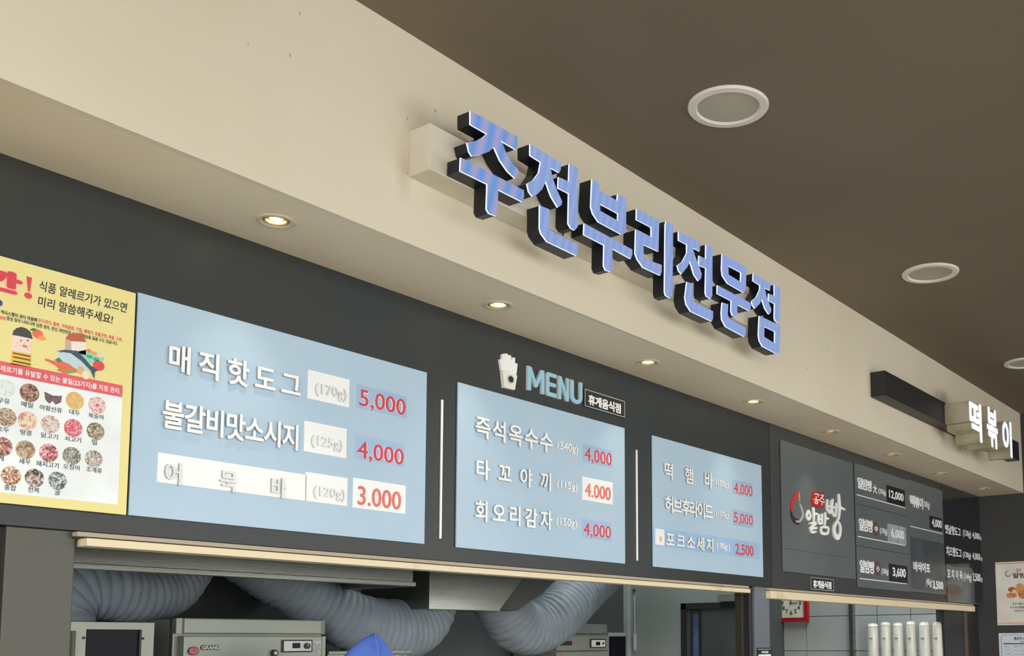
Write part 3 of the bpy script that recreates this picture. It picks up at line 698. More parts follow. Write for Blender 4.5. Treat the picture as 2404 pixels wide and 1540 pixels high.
eB, rB = gboard((703, 310), (1140, 440), (1172, 1365), (737, 1325), 'grey price board in three tiers with black price stickers and white underlines')
pl = PG
m_bs = mat('board_seam', (46, 50, 54), .5)
for (p, q) in (((722, 635), (1150, 742)), ((725, 980), (1160, 1055))):
    a = U(PG, *C8(*p)); b = U(PG, *C8(*q)); zz = (a[1]+b[1])/2
    slab_uv('panel_seam', PG, rB[0], rB[1], zz-.0016, zz+.0016, 0, .0008, m_bs, eB)
def uline(p, q, par):
    a = U(PG, *C8(*p)); b = U(PG, *C8(*q)); zz = (a[1]+b[1])/2
    slab_uv('underline', PG, a[0], b[0], zz-.0028, zz+.0028, 0, .004, M_WHITE, par, .0008)
uline((738, 567), (1135, 672), eB); uline((748, 905), (1135, 985), eB); uline((762, 1250), (1148, 1300), eB)
m_disc = mat('brown_disc', (92, 74, 66), .45)
def tier(lt, rb, fr, ch, d0, d1, disc, g0, g1, gs, s0, s1, ps, p0, p1, refl):
    hangul('letter', '알밤빵', PG, C8(*lt), C8(*rb), C8(fr, 0)[0], 0, .005, M_WHITE, eB, .032)
    if disc:
        a = U(PG, *C8(*d0)); b = U(PG, *C8(*d1))
        dd = prism('size_disc', PG, [ell((a[0]+b[0])/2, (a[1]+b[1])/2, abs(b[0]-a[0])/2, abs(b[1]-a[1])/2)], 0, .002, m_disc, eB)
        k = .22
        line('size_mark', ch, PG, C8(d0[0]+(d1[0]-d0[0])*k, d0[1]+(d1[1]-d0[1])*.28), C8(d1[0]-(d1[0]-d0[0])*k, d1[1]-(d1[1]-d0[1])*.25), .002, .0035, M_WHITE, dd, .03)
    else:
        line('size_mark', ch, PG, C8(*d0), C8(*d1), 0, .0035, M_WHITE, eB, .03)
    line('weight_text', gs, PG, C8(*g0), C8(*g1), 0, .003, M_WHITE, eB, .016)
    st = slab('price_sticker', PG, C8(*s0), C8(*s1), 0, .002, refl, eB)
    line('price', ps, PG, C8(*p0), C8(*p1), .002, .0035, M_WHITE, st, .03)
M_MIR = mat('reflective_black_film', (20, 24, 28), .05, spec=1., coat=1., bump=.3, bscale=8)
tier((738, 415), (860, 545), 782, '大', (868, 478), (905, 560), False, (915, 512), (977, 580), '(350g)', (982, 483), (1135, 665), '12,000', (1000, 522), (1122, 632), M_DK)
tier((750, 752), (868, 880), 792, '中', (872, 782), (920, 908), True, (927, 835), (987, 905), '(170g)', (990, 800), (1145, 980), '6,000', (1017, 840), (1127, 945), mat('price_film_sheen', (150, 164, 176), .1, rgb2=(172, 186, 198), scale=20, spec=.8))  # pale colour paints the reflection on the middle price film
tier((757, 1095), (880, 1218), 799, '小', (885, 1110), (935, 1232), True, (940, 1168), (998, 1232), '(100g)', (1000, 1130), (1158, 1300), '3,600', (1030, 1160), (1140, 1258), M_MIR)

eC, rC = gboard((1145, 443), (1428, 530), (1458, 1385), (1172, 1365), 'narrow grey price board between tiered board and glossy black panel')
hangul('letter', '떡볶이', PG, C8(1168, 560), C8(1283, 690), C8(1208, 0)[0], 0, .006, M_WHITE, eC, .05)
line('weight_text', '300g)', PG, C8(1287, 612), C8(1338, 692), 0, .003, M_WHITE, eC, .014)
st = slab('price_sticker', PG, C8(1335, 735), C8(1440, 868), 0, .002, M_DK, eC); line('price', '4,000', PG, C8(1352, 757), C8(1436, 852), .002, .0035, M_WHITE, st, .03)
uline((1178, 822), (1442, 888), eC)
st = slab_uv('lower_sheet', PG, rC[0]+.01, rC[1]-.004, rC[2]+.02, U(PG, *C8(1165, 905))[1], 0, .0015, mat('dark_sheet', (66, 72, 78), .25, rgb2=(84, 90, 94), scale=5, spec=.6), eC)
hangul('letter', '바삭어포', PG, C8(1198, 1108), C8(1337, 1212), C8(1232, 0)[0], .0015, .006, M_WHITE, st, .035)
line('weight_text', '(40g)', PG, C8(1305, 1250), C8(1352, 1328), .0015, .004, M_WHITE, st, .014)
line('price', '3,500', PG, C8(1357, 1268), C8(1447, 1356), .0015, .005, M_WHITE, st, .045)

# glossy black panel
PD = ('Y', D-.006)
u0 = rC[1]+.012; u1 = XR-.02; v0 = ZP+.012; v1 = U(PD, 2250, 1152)[1]
eD = empty('menu_board', ((u0+u1)/2, D, v0), 'glossy black menu panel with three white hot dog lines, by end wall', 'menu board')
xs = [u0, U(PD, 2244, 1300)[0], U(PD, 2276, 1300)[0], u1]
for i in range(3):
    slab_uv('panel', PD, xs[i]+.0006, xs[i+1]-.0006, v0, v1, -.0012, 0, M_GLOSS, eD, .0003)
def row(s, lt, rb, fr, g, g0, g1, p, p0, p1):
    hangul('letter', s, PD, C8(*lt), C8(*rb), C8(fr, 0)[0], 0, .002, M_WHITE, eD, .03)
    line('weight_text', g, PD, C8(*g0), C8(*g1), 0, .002, M_WHITE, eD, .02)
    u0_, v1_ = U(PD, *C8(*p0)); u1_, v0_ = U(PD, *C8(*p1)); sp = u0_+(u1_-u0_)*.8
    put_glyph('price', p, PD, u0_, sp, v0_, v1_, 0, .002, M_WHITE, eD, .03)
    put_glyph('price', '원', PD, sp+.004, u1_, v0_+.006, v0_+(v1_-v0_)*.62, 0, .002, M_WHITE, eD, .02)
row('옛날핫도그', (1462, 805), (1592, 912), 1486, '(130g)', (1610, 850), (1677, 930), '4,000', (1687, 868), (1765, 948))
row('치즈핫도그', (1472, 983), (1600, 1087), 1496, '(130g)', (1610, 1030), (1677, 1102), '4,000', (1687, 1038), (1770, 1117))
row('꼬치어묵', (1480, 1170), (1608, 1270), 1504, '(144g)', (1615, 1205), (1682, 1287), '3,500', (1690, 1206), (1772, 1292))
a = U(PD, *C8(1478, 1130)); b = U(PD, *C8(1712, 1462))
prism('translucent_sheet', PD, [[(a[0], b[1]), (b[0], b[1]), (b[0]-.01, a[1]-.03), (b[0]-.06, a[1]+.0), (a[0]+.2, a[1]-.02), (a[0], a[1]+.0)]], 0, .0015, mat('sheet_reflection', (92, 100, 104), .2, rgb2=(74, 80, 84), scale=6, spec=.6), eD)  # clear sheet's grey is reflection put into its colour
a = U(PD, *C8(1480, 1290)); b = U(PD, *C8(1600, 1395))
prism('reflection_patch', PD, [ell((a[0]+b[0])/2, (a[1]+b[1])/2, (b[0]-a[0])/2, (a[1]-b[1])/2)], .0015, .0019, mat('brown_reflection', (96, 78, 64), .3, rgb2=(84, 74, 66), scale=20), eD)  # brown reflection on the sheet, painted as a flat ellipse
badge(C8(353, 1238), C8(545, 1360), C8(372, 1265), C8(525, 1342), 'small black name plate with white text below the brush logo board')

# ================================================================== CHANNEL LETTER SIGN
def led_material(name, base, base2, bands, line_scale):
    m = bpy.data.materials.new(name); m.use_nodes = True; n = m.node_tree; b = n.nodes['Principled BSDF']
    b.inputs['Roughness'].default_value = .35
    g = n.nodes.new('ShaderNodeNewGeometry')
    mp = n.nodes.new('ShaderNodeMapping'); mp.inputs['Rotation'].default_value = (0, math.radians(35), 0); n.links.new(g.outputs['Position'], mp.inputs[0])
    wv = n.nodes.new('ShaderNodeTexWave'); wv.wave_type = 'BANDS'; wv.bands_direction = 'Z'; wv.inputs['Scale'].default_value = line_scale; wv.inputs['Distortion'].default_value = .6; wv.inputs['Detail'].default_value = 1
    n.links.new(mp.outputs[0], wv.inputs['Vector'])
    mp2 = n.nodes.new('ShaderNodeMapping'); mp2.inputs['Rotation'].default_value = (0, math.radians(-14), 0); n.links.new(g.outputs['Position'], mp2.inputs[0])
    wb = n.nodes.new('ShaderNodeTexWave'); wb.wave_type = 'BANDS'; wb.bands_direction = 'X'; wb.inputs['Scale'].default_value = bands; wb.inputs['Distortion'].default_value = 1.2; wb.inputs['Detail'].default_value = 1; wb.inputs['Detail Scale'].default_value = .6
    n.links.new(mp2.outputs[0], wb.inputs['Vector'])
    mx = n.nodes.new('ShaderNodeMix'); mx.data_type = 'RGBA'; n.links.new(wb.outputs['Fac'], mx.inputs[0])
    mx.inputs[6].default_value = (*s2l(base), 1); mx.inputs[7].default_value = (*s2l(base2), 1)
    m2 = n.nodes.new('ShaderNodeMix'); m2.data_type = 'RGBA'; mr = n.nodes.new('ShaderNodeMapRange'); mr.inputs[3].default_value = 0; mr.inputs[4].default_value = .55
    n.links.new(wv.outputs['Fac'], mr.inputs[0]); n.links.new(mr.outputs[0], m2.inputs[0]); n.links.new(mx.outputs[2], m2.inputs[6]); m2.inputs[7].default_value = (*s2l((76, 104, 176)), 1)
    b.inputs['Base Color'].default_value = (.02, .02, .03, 1)
    n.links.new(m2.outputs[2], b.inputs['Emission Color']); b.inputs['Emission Strength'].default_value = 1.0
    return m
M_LED1 = led_material('led_face_moire', (180, 170, 206), (104, 160, 220), 6, 55)
M_LED = led_material('led_face', (146, 168, 218), (160, 182, 228), 9, 60)
M_LED3 = led_material('led_face_striped', (124, 146, 212), (178, 196, 244), 26, 70)
M_RIM = mat('led_rim', (225, 238, 255), .4, emit=(214, 232, 255), estr=.95)
M_RIM0 = mat('letter_edge', (60, 80, 160), .4)
YBOX = DF-.083
PX1 = lambda p: (940+p[0]/3.85, 240+p[1]/3.85)
PX2 = lambda p: (1340+p[0]/3.348, 400+p[1]/3.348)
YL = YBOX-.049
PLF = ('Y', YL)
LETTERS = [
 (PX1, M_LED1, [[[(622,83),(1045,318),(1045,395),(1030,430),(890,348),(912,380),(945,465),(1000,555),(1057,618),(1050,650),(1025,690),(960,630),(890,530),(835,408),(790,450),(715,480),(635,492),(610,450),(592,370),(680,352),(735,322),(772,290),(622,205)]],
       [[(535,505),(1105,800),(1105,860),(1090,903),(872,793),(865,1015),(850,1030),(790,1008),(768,970),(775,745),(530,625)]]]),
 (PX1, M_LED, [[[(1163,382),(1438,552),(1438,610),(1425,640),(1345,595),(1365,690),(1400,790),(1450,900),(1445,930),(1412,955),(1350,850),(1303,718),(1270,790),(1225,835),(1183,855),(1150,810),(1135,740),(1190,710),(1240,640),(1258,545),(1163,485)]],
       [[(1518,562),(1595,600),(1590,1130),(1565,1160),(1530,1140),(1507,1100),(1512,828),(1415,780),(1420,680),(1512,722)]],
       [[(1250,938),(1335,972),(1332,1120),(1350,1165),(1595,1290),(1592,1370),(1582,1390),(1315,1262),(1262,1190),(1248,1140)]]]),
 (PX1, M_LED, [[[(1722,700),(1790,740),(1788,800),(1870,850),(1950,895),(1955,835),(2030,872),(2028,1150),(2015,1190),(1990,1198),(1780,1085),(1730,1010),(1712,950)],[(1795,922),(1958,1010),(1955,1075),(1795,985)][::-1]],
       [[(1652,1098),(2085,1335),(2085,1380),(2072,1418),(1905,1325),(1905,1500),(1890,1535),(1845,1520),(1828,1480),(1832,1295),(1648,1200)]]]),
 (PX2, M_LED, [[[(510,305),(685,395),(680,640),(568,588),(562,600),(562,680),(590,705),(705,745),(705,800),(695,828),(560,765),(515,700),(498,655),(503,470),(540,482),(625,528),(625,450),(508,390)]],
       [[(742,402),(795,432),(790,985),(770,1005),(738,985),(730,955),(735,430)]]]),
 (PX2, M_LED, [[[(840,482),(1008,568),(1005,638),(950,610),(962,660),(985,720),(1020,815),(1015,850),(995,872),(960,820),(928,715),(905,765),(862,817),(840,790),(830,750),(870,720),(905,650),(905,585),(840,552)]],
       [[(1055,585),(1105,610),(1103,985),(1090,1010),(1058,990),(1050,960),(1055,770),(997,748),(1000,672),(1053,700)]],
       [[(905,878),(950,895),(948,1000),(960,1035),(1110,1110),(1108,1165),(1100,1188),(935,1110),(900,1055),(890,1000)]]]),
 (PX2, M_LED3, [[[(1183,658),(1370,765),(1368,920),(1360,955),(1350,962),(1225,890),(1185,830),(1178,780)],[(1230,752),(1330,805),(1328,880),(1230,820)][::-1]],
       [[(1145,905),(1405,1045),(1405,1085),(1395,1105),(1308,1060),(1300,1070),(1298,1140),(1285,1152),(1262,1140),(1252,1110),(1255,1028),(1143,970)]],
       [[(1183,1040),(1228,1055),(1225,1140),(1240,1170),(1368,1240),(1365,1290),(1355,1308),(1210,1230),(1180,1175),(1176,1120)]]]),
 (PX2, M_LED, [[[(1428,812),(1560,890),(1558,945),(1515,925),(1530,990),(1568,1095),(1562,1120),(1550,1133),(1520,1090),(1495,1015),(1475,1050),(1440,1088),(1420,1060),(1415,1030),(1450,1000),(1478,940),(1480,905),(1425,870)]],
       [[(1593,900),(1637,922),(1635,1180),(1620,1195),(1600,1185),(1593,1160),(1595,1050),(1548,1025),(1548,970),(1593,990)]],
       [[(1475,1145),(1637,1222),(1635,1400),(1625,1440),(1605,1440),(1500,1385),(1475,1340),(1468,1290)],[(1512,1228),(1597,1268),(1595,1362),(1512,1310)][::-1]]]),
]
bt0 = U(('Y', YBOX), 1010, 288); bt1 = U(('Y', YBOX), 1007, 396)
bxr = U(('Y', YBOX), 1800, 760)[0]
sg = empty('shop_sign', ((bt0[0]+bxr)/2, DF, bt1[1]), 'long sign of seven blue lit Korean letters on a cream box', 'sign')
box('mounting_box', bt0[0], bxr, YBOX, DF, bt1[1], bt0[1], M_BOX, sg, .002)
def join_prism(name, pl, comps, w0, w1, m, parent):
    bm = bmesh.new()
    for loops in comps:
        pts = [p for l in loops for p in l]; n = len(pts)
        tri = tessellate_polygon([[Vector((p[0], p[1], 0)) for p in l] for l in loops])
        bv = [bm.verts.new(P3(pl, p[0], p[1], w1)) for p in pts]+[bm.verts.new(P3(pl, p[0], p[1], w0)) for p in pts]
        for t in tri:
            try: bm.faces.new([bv[i] for i in t]); bm.faces.new([bv[i+n] for i in t])
            except ValueError: pass
        k = 0
        for l in loops:
            for i in range(len(l)):
                a, b = k+i, k+(i+1) % len(l); bm.faces.new((bv[a], bv[b], bv[b+n], bv[a+n]))
            k += len(l)
    bmesh.ops.recalc_face_normals(bm, faces=list(bm.faces))
    return from_bm(name, bm, m, parent)
for (S, fm, comps) in LETTERS:
    cw = [[[U(PLF, *S(p)) for p in l] for l in c] for c in comps]
    lb = join_prism('letter', PLF, cw, -.047, 0, M_LSIDE, sg)
    join_prism('letter_rim', PLF, cw, 0, .005, M_RIM, lb)
    join_prism('letter_face', PLF, cw, .005, .0056, fm, lb)
    # spacers fixing the letter to the box
    us_ = [p[0] for c in cw for l in c for p in l]; um = (min(us_)+max(us_))/2; zm = (bt0[1]+bt1[1])/2
for px in (1305, 1475, 1630, 1770):
    u, v = U(('Y', YBOX), px, 400+(px-1100)*.57)
    tube('cable', [(u, YBOX-.004, bt1[1]+.03), (u+.01, YBOX-.014, bt1[1]+.01), (u+.03, YBOX-.006, bt1[1]-.004)], .003, M_BLACK, sg, 6, 4)

# second shop sign: black box and deep white letters
C6b = lambda x, y: (1980+x/4.528, 820+y/4.528)
a = U(('Y', YBOX), *C6b(440, 222)); b = U(('Y', YBOX), *C6b(447, 487)); rr = U(('Y', YBOX), *C6b(1868, 1100))[0]
s2 = empty('shop_sign', ((a[0]+rr)/2, DF, b[1]), 'black box sign with three deep white Korean letters near the end wall', 'sign')
box('mounting_box', a[0], rr, YBOX, DF, b[1], a[1], M_BLACK, s2, .002)
M_DEEP = mat('cream_letter_return', (196, 190, 166), .35, rgb2=(170, 162, 132), scale=8, detail=6, metal=.1)
YL2 = YBOX-.15
P2 = ('Y', YL2)
M_LIT = mat('white_lit_face', (235, 240, 255), .4, emit=(205, 214, 244), estr=.85)
for ch, lt, rb, q in (('떡', (1330, 512), (1480, 1005), 0), ('볶', (1515, 590), (1650, 1078), 0), ('이', (1680, 715), (1800, 1165), 0)):
    lt = C6b(*lt); rb = C6b(*rb)
    lb = line('letter', ch, P2, lt, rb, -.148, 0, M_DEEP, s2, .06)
    line('letter_face', ch, P2, (lt[0]+.6, lt[1]+1.2), (rb[0]-.6, rb[1]-1.2), 0, .002, M_LIT, lb, .032)

# ================================================================== LAMPS
BIG = [(1709.5, 249, 'recessed ceiling downlight with broad white ring, nearest of three'), (2184, 640, 'recessed ceiling downlight right of the lit sign letters, middle of three'), (2408, 851, 'recessed ceiling downlight cut by right edge of the photo')]
for px, py, lab in BIG:
    c = at_z(px, py, ZC); R = .1315
    e = empty('ceiling_downlight', c, lab, 'ceiling light', 'round ceiling downlights')
    lathe('ring', [(R, 0), (R, -.004), (R*.97, -.009), (R*.80, -.010), (R*.765, -.004), (R*.765, 0)], c, M_RINGW, e, 64, False)
    lathe('diffuser', [(R*.768, -.003), (R*.5, -.0035), (.001, -.0035)], c, M_GREEN_T, e, 64)
M_LAMP = mat('lamp_glow', (255, 244, 214), .4, emit=(255, 236, 200), estr=9.)
M_CAN = mat('lamp_can_dark', (58, 44, 34), .35, .3)
M_GIM = mat('gimbal_ring', (206, 184, 146), .35, .3)
where = ['above the left half of the largest blue board', 'above the fries emblem', 'above the gap left of the narrowest blue board', 'above the right end of the narrowest blue board',
         'above the brush logo board', 'above the three tier price board', 'above the narrow grey price board', 'above the glossy black panel by end wall']
for i, c in enumerate(SPOTS):
    e = empty('soffit_spotlight', c, 'small recessed soffit spotlight '+where[i]+(', lit' if i < 4 else ''), 'spotlight', 'soffit spotlights')
    lathe('ring', [(.050, 0), (.0495, -.003), (.045, -.0045), (.037, -.003), (.034, .0), (.034, .006)], c, mat('spot_ring', (206, 196, 170), .45), e, 40)
    lathe('housing', [(.034, .006), (.031, .012), (.030, .04), (.001, .041)], c, M_CAN, e, 32)
    lathe('gimbal', [(.0315, .002), (.031, -.001), (.027, -.001), (.026, .004), (.027, .010)], c, M_GIM, e, 32)
    lp = lathe('lamp', [(.001, 0), (.016, .001), (.019, .003), (.020, .008)], (c[0], c[1]-.001, c[2]+.004), M_LAMP if i < 4 else mat('lamp_warm', (255, 214, 170), .4, emit=(255, 190, 150), estr=1.2), e, 28)
for i, c in enumerate(SPOTS[:5]):
    ld = bpy.data.lights.new('spot_lamp', 'SPOT'); ld.energy = 4.5; ld.spot_size = math.radians(80); ld.spot_blend = .9; ld.color = (1, .86, .68); ld.shadow_soft_size = .012
    lo = bpy.data.objects.new('spot_lamp', ld); COL.objects.link(lo); lo.location = (c[0], c[1], c[2]-.012)

# ================================================================== KITCHEN
for (x, y, sx_, sy_, e_) in ((1.2, 3.0, 1.6, .3, 7), (4.5, 3.1, 1.0, .3, 17), (6.9, 3.0, .9, .4, 26)):  # unseen area lights added to brighten the kitchens
    ld = bpy.data.lights.new('kitchen_fill', 'AREA'); ld.shape = 'RECTANGLE'; ld.size = sx_; ld.size_y = sy_; ld.energy = e_; ld.color = (.93, 1, .97)
    lo = bpy.data.objects.new('kitchen_fill', ld); COL.objects.link(lo); lo.location = (x, y, 2.96)
YH = 2.98
zl = at(172, 1335, YH).z; x0 = at(60, 1335, YH).x; x1 = at(969, 1376, YH).x
zl2 = at(172, 1321, YH).z
hd = empty('range_hood', ((x0+x1)/2, YH, zl), 'long stainless steel kitchen hood behind the shutter rail', 'hood')
box('front_panel', x0, x1, YH, YH+.02, zl2, 2.3, M_STEEL, hd)
box('lip', x0, x1+.004, YH-.014, YH+.02, zl, zl2, M_STEEL, hd, .002)
box('side_panel', x1-.01, x1, YH+.02, YB-.02, zl+.01, 2.3, M_STEEL, hd)
box('side_lip', x1-.015, x1+.006, YH+.02, YB-.02, zl, zl+.02, M_STEEL, hd, .002)
box('hood_top', x0, x1, YH, YB-.02, 2.29, 2.3, M_STEEL, hd)
YD = 3.20
a = at(1008, 1377, YD); b = at(1172, 1430, YD); zb_ = at(1008, 1427.5, YD).z
db = empty('duct_box', ((a.x+b.x)/2, YD, zb_), 'rectangular stainless duct box below the right end of hood', 'duct')
pts = [(a.x, zb_), (b.x, zb_), (b.x+.17, zb_+.16), (a.x, zb_+.16)]
prism('duct_body', ('Y', YD), [pts], -.42, 0, M_STEEL, db)
prism('duct_end', ('Y', YD+.02), [[U(('Y', YD+.02), *p) for p in ((1170, 1430), (1216, 1434), (1306, 1362), (1230, 1358))]], -.40, 0, mat('shaded_steel', (78, 80, 78), .5, .5), db)  # end face's shade painted in as a darker steel
prism('duct_flange', ('Y', YD), [[(a.x-.004, zb_-.003), (b.x+.004, zb_-.003), (b.x+.004, zb_), (a.x-.004, zb_)]], -.42, .004, M_STEEL, db)
def hose(pix, rad, lab, steps=30, ribs=.030, amp=.009):
    pts = [at(x, y, Y) for x, y, Y in pix]
    e = empty('flexible_duct', pts[-1], lab, 'duct hose', 'grey flexible duct hoses')
    tube('hose', pts, rad, M_HOSE, e, 40, steps, ribs, amp)
hose([(470, 1262, 3.6), (438, 1330, 3.55), (395, 1382, 3.5), (330, 1396, 3.45), (255, 1388, 3.42), (190, 1392, 3.42), (150, 1425, 3.42), (145, 1470, 3.42)], .093, 'grey flexible duct hose bending behind the dark steel column at left')
hose([(500, 1255, 3.5), (580, 1312, 3.5), (655, 1362, 3.48), (745, 1416, 3.44), (838, 1464, 3.4), (925, 1480, 3.4), (985, 1455, 3.41), (1006, 1400, 3.41)], [.10, .10, .10, .102, .118, .13, .13, .128], 'thick grey flexible duct hose sloping down behind fridge and blue cloth')
hose([(1500, 1270, 3.45), (1424, 1330, 3.42), (1364, 1385, 3.4), (1310, 1442, 3.38), (1255, 1474, 3.40), (1210, 1464, 3.41), (1184, 1430, 3.41), (1160, 1385, 3.41)], .128, 'grey flexible duct hose in a U bend right of the duct box')

def rect(pl, x0, y0, x1, y1): 
    a = U(pl, x0, y0); b = U(pl, x1, y1); return a[0], b[0], b[1], a[1]
# refrigerator 1
YF = 3.22; PF = ('Y', YF)
F1 = lambda x, y: (x/4.007, 1220+y/4.007)
F2 = lambda x, y: (500+x/4.007, 1260+y/4.007)
u0, v1 = U(PF, 435, 1450.5); u1 = U(PF, 758, 1452)[0]; zg = U(PF, 600, 1488)[1]; zd = U(PF, 600, 1493)[1]
ul = U(PF, 418, 1490)[0]; ur_ = U(PF, 767, 1500)[0]
fr_ = empty('refrigerator', ((ul+ur_)/2, YF+.3, 0), 'tall steel refrigerator with red emblem and dial panel, behind column opening', 'refrigerator')
box('body', ul, ur_, YF+.03, YB-.03, 0, v1-.004, M_STEEL_G, fr_, .004)
box('top_panel', u0, u1, YF+.004, YF+.03, zg, v1, M_STEEL_G, fr_, .004)
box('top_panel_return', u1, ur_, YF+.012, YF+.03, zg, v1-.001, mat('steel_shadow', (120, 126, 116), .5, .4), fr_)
box('top_panel_return', ul, u0, YF+.012, YF+.03, zg, v1-.001, M_STEEL_G, fr_)
dr = box('door', U(PF, 430, 1500)[0], U(PF, 755, 1500)[0], YF-.004, YF+.03, .1, zd, M_STEEL_G, fr_, .004)
box('hinge_strip', U(PF, 756.5, 1500)[0], U(PF, 765, 1500)[0], YF+.0, YF+.03, .1, zd, M_STEEL_G, fr_, .002)
PFd = ('Y', YF-.004)
a = U(PFd, *F2(645, 970)); b = U(PFd, *F2(925, 1085))
cp = slab_uv('control_panel', PFd, a[0], b[0], b[1], a[1], 0, .006, M_BLACK, fr_, .002)
a = U(PFd, *F2(658, 982)); b = U(PFd, *F2(912, 1073)); slab_uv('control_plate', PFd, a[0], b[0], b[1], a[1], .006, .008, mat('pale_plate', (206, 208, 204), .4), cp)
a = U(PFd, *F2(735, 1000)); b = U(PFd, *F2(806, 1048)); slab_uv('display', PFd, a[0], b[0], b[1], a[1], .008, .0095, M_GLASS, cp)
c = U(PFd, *F2(865, 1027)); prism('dial', PFd, [ell(c[0], c[1], .011, .011)], .008, .018, M_BLACK, cp); slab_uv('dial_mark', PFd, c[0]-.001, c[0]+.001, c[1], c[1]+.01, .018, .019, M_LTSIDE, cp)
for y0_, y1_ in ((980, 1022), (1035, 1100)):
    a = U(PFd, *F2(938, y0_)); b = U(PFd, *F2(1018, y1_)); slab_uv('paper_label', PFd, a[0], b[0], b[1], a[1], 0, .001, mat('label_grey', (196, 198, 194), .6, rgb2=(150, 152, 150), scale=90), fr_)
a = U(PFd, *F1(1765, 1195)); b = U(PFd, *F1(1865, 1275))
em = prism('emblem', PFd, [ell((a[0]+b[0])/2, (a[1]+b[1])/2, (b[0]-a[0])/2, (a[1]-b[1])/2, 24)], 0, .004, mat('emblem_rim', (50, 30, 34), .4), fr_)
prism('emblem_face', PFd, [ell((a[0]+b[0])/2, (a[1]+b[1])/2, (b[0]-a[0])/2*.86, (a[1]-b[1])/2*.8, 24)], .004, .005, mat('emblem_red', (168, 60, 74), .4, rgb2=(200, 110, 116), scale=60), em)
line('nameplate', 'GRAND', PFd, F1(1885, 1180), F1(2066, 1226), 0, .003, M_BLACK, fr_, .075)
line('nameplate_text', 'GRAND', PFd, F1(1892, 1187), F1(2060, 1219), .003, .005, M_LTSIDE, fr_, .02)
c = at(642, 1533, YF-.004); prism('lock', PFd, [ell(c.x, c.z, .012, .012)], 0, .012, M_BLACK, fr_)
prism('lock_core', PFd, [ell(c.x, c.z, .006, .006)], .012, .014, M_LTSIDE, fr_)
# refrigerator 2
YF2 = 3.5; PQ = ('Y', YF2)
F3 = lambda x, y: (1000+x/4.007, 1300+y/4.007)
r1 = rect(PQ, *F3(1215, 770), *F3(1705, 905)); r0 = rect(PQ, *F3(1340, 655), *F3(1712, 752))
f2 = empty('refrigerator', ((r1[0]+r1[1])/2, YF2+.2, 0), 'smaller grey refrigerator with small black nameplate, right of U-bend hose', 'refrigerator')
xl = r1[0]; xr2 = U(PQ, 1430, 1500)[0]
box('body', xl, xr2, YF2+.02, YB-.02, 0, r0[2]-.002, M_STEEL_G, f2, .003)
box('compressor_cover', r0[0]-.14, xr2-.004, YF2+.01, YB-.04, r0[2], r0[3], mat('steel_grey_dark', (128, 134, 128), .45, .5), f2, .003)
box('door', xl, r1[1], YF2-.01, YF2+.02, r1[2], r1[3], M_STEEL_G, f2, .003)
box('door', xl, r1[1], YF2-.01, YF2+.02, .1, r1[2]-.006, M_STEEL_G, f2, .003)
PQd = ('Y', YF2-.01)
q = rect(PQd, *F3(1255, 822), *F3(1370, 862)); slab_uv('nameplate', PQd, *q, 0, .003, M_BLACK, f2)
q = rect(PQd, *F3(1540, 800), *F3(1685, 885)); cp = slab_uv('control_panel', PQd, *q, 0, .005, M_BLACK, f2, .001)
q = rect(PQd, *F3(1550, 812), *F3(1676, 875)); slab_uv('control_plate', PQd, *q, .005, .007, MATS['pale_plate'], cp)
q = rect(PQd, *F3(1590, 828), *F3(1628, 862)); slab_uv('display', PQd, *q, .007, .008, M_GLASS, cp)
c = U(PQd, *F3(1655, 843)); prism('dial', PQd, [ell(c[0], c[1], .006, .006)], .007, .012, M_BLACK, cp)
c = U(PQd, *F3(1272, 957)); prism('emblem', PQd, [ell(c[0], c[1], .008, .008)], 0, .003, MATS['emblem_red'], f2)
# oven / steam cabinet at left
YO = 3.12; PO = ('Y', YO)
q = rect(PO, 150, 1462, 359.5, 1540)
ov = empty('oven_cabinet', ((q[0]+q[1])/2, YO+.3, 0), 'pale steel oven cabinet with dark glass door beside the left column', 'oven')
zt_ = U(PO, 359.5, 1462)[1]; zi = U(PO, 333, 1478)[1]; xi0 = U(PO, 201.5, 1500)[0]; xi1 = U(PO, 332.5, 1500)[0]
prism('door_frame', PO, [[(q[0]-.1, .7), (q[1], .7), (q[1], zt_), (q[0]-.1, zt_)], [(xi0, zi), (xi1, zi), (xi1, .8), (xi0, .8)]], -.03, 0, M_STEEL_G, ov)
slab_uv('door_glass', PO, xi0, xi1, .8, zi, -.025, -.012, M_GLASS, ov)
box('body', q[0]-.1, q[1], YO+.03, YB-.05, 0, zt_-.004, M_STEEL_G, ov, .003)
c = U(PO, 169.5, 1481); slab_uv('handle', PO, c[0]-.005, c[0]+.006, c[1]-.17, c[1], 0, .012, mat('olive_handle', (70, 70, 44), .4), ov, .003)
for x, y in ((787, 1112), (1343, 1118)):
    c = U(PO, *F1(x, y)); prism('screw', PO, [ell(c[0], c[1], .004, .004, 12)], 0, .003, M_BLACK, ov)
c = at(402, 1450, 3.14); o = tube('pipe', [(c.x, 3.14, 0), (c.x, 3.14, at(402, 1448, 3.14).z)], .004, M_STEEL, None, 10, 2); tag(o, 'thin upright steel rod left of the refrigerator with red emblem', 'pipe')
# low steel unit behind the blue cloth
q = rect(('Y', 3.3), 772, 1529, 969, 1540)
e = empty('steel_cabinet', ((q[0]+q[1])/2, 3.35, 0), 'low steel cabinet top just visible behind the blue cloth', 'cabinet')
box('worktop', q[0], q[1], 3.3, YB-.1, q[3]-.012, q[3]+.0, M_STEEL_G, e, .002); box('body', q[0]+.01, q[1]-.01, 3.32, YB-.1, 0, q[3]-.012, M_STEEL_G, e)
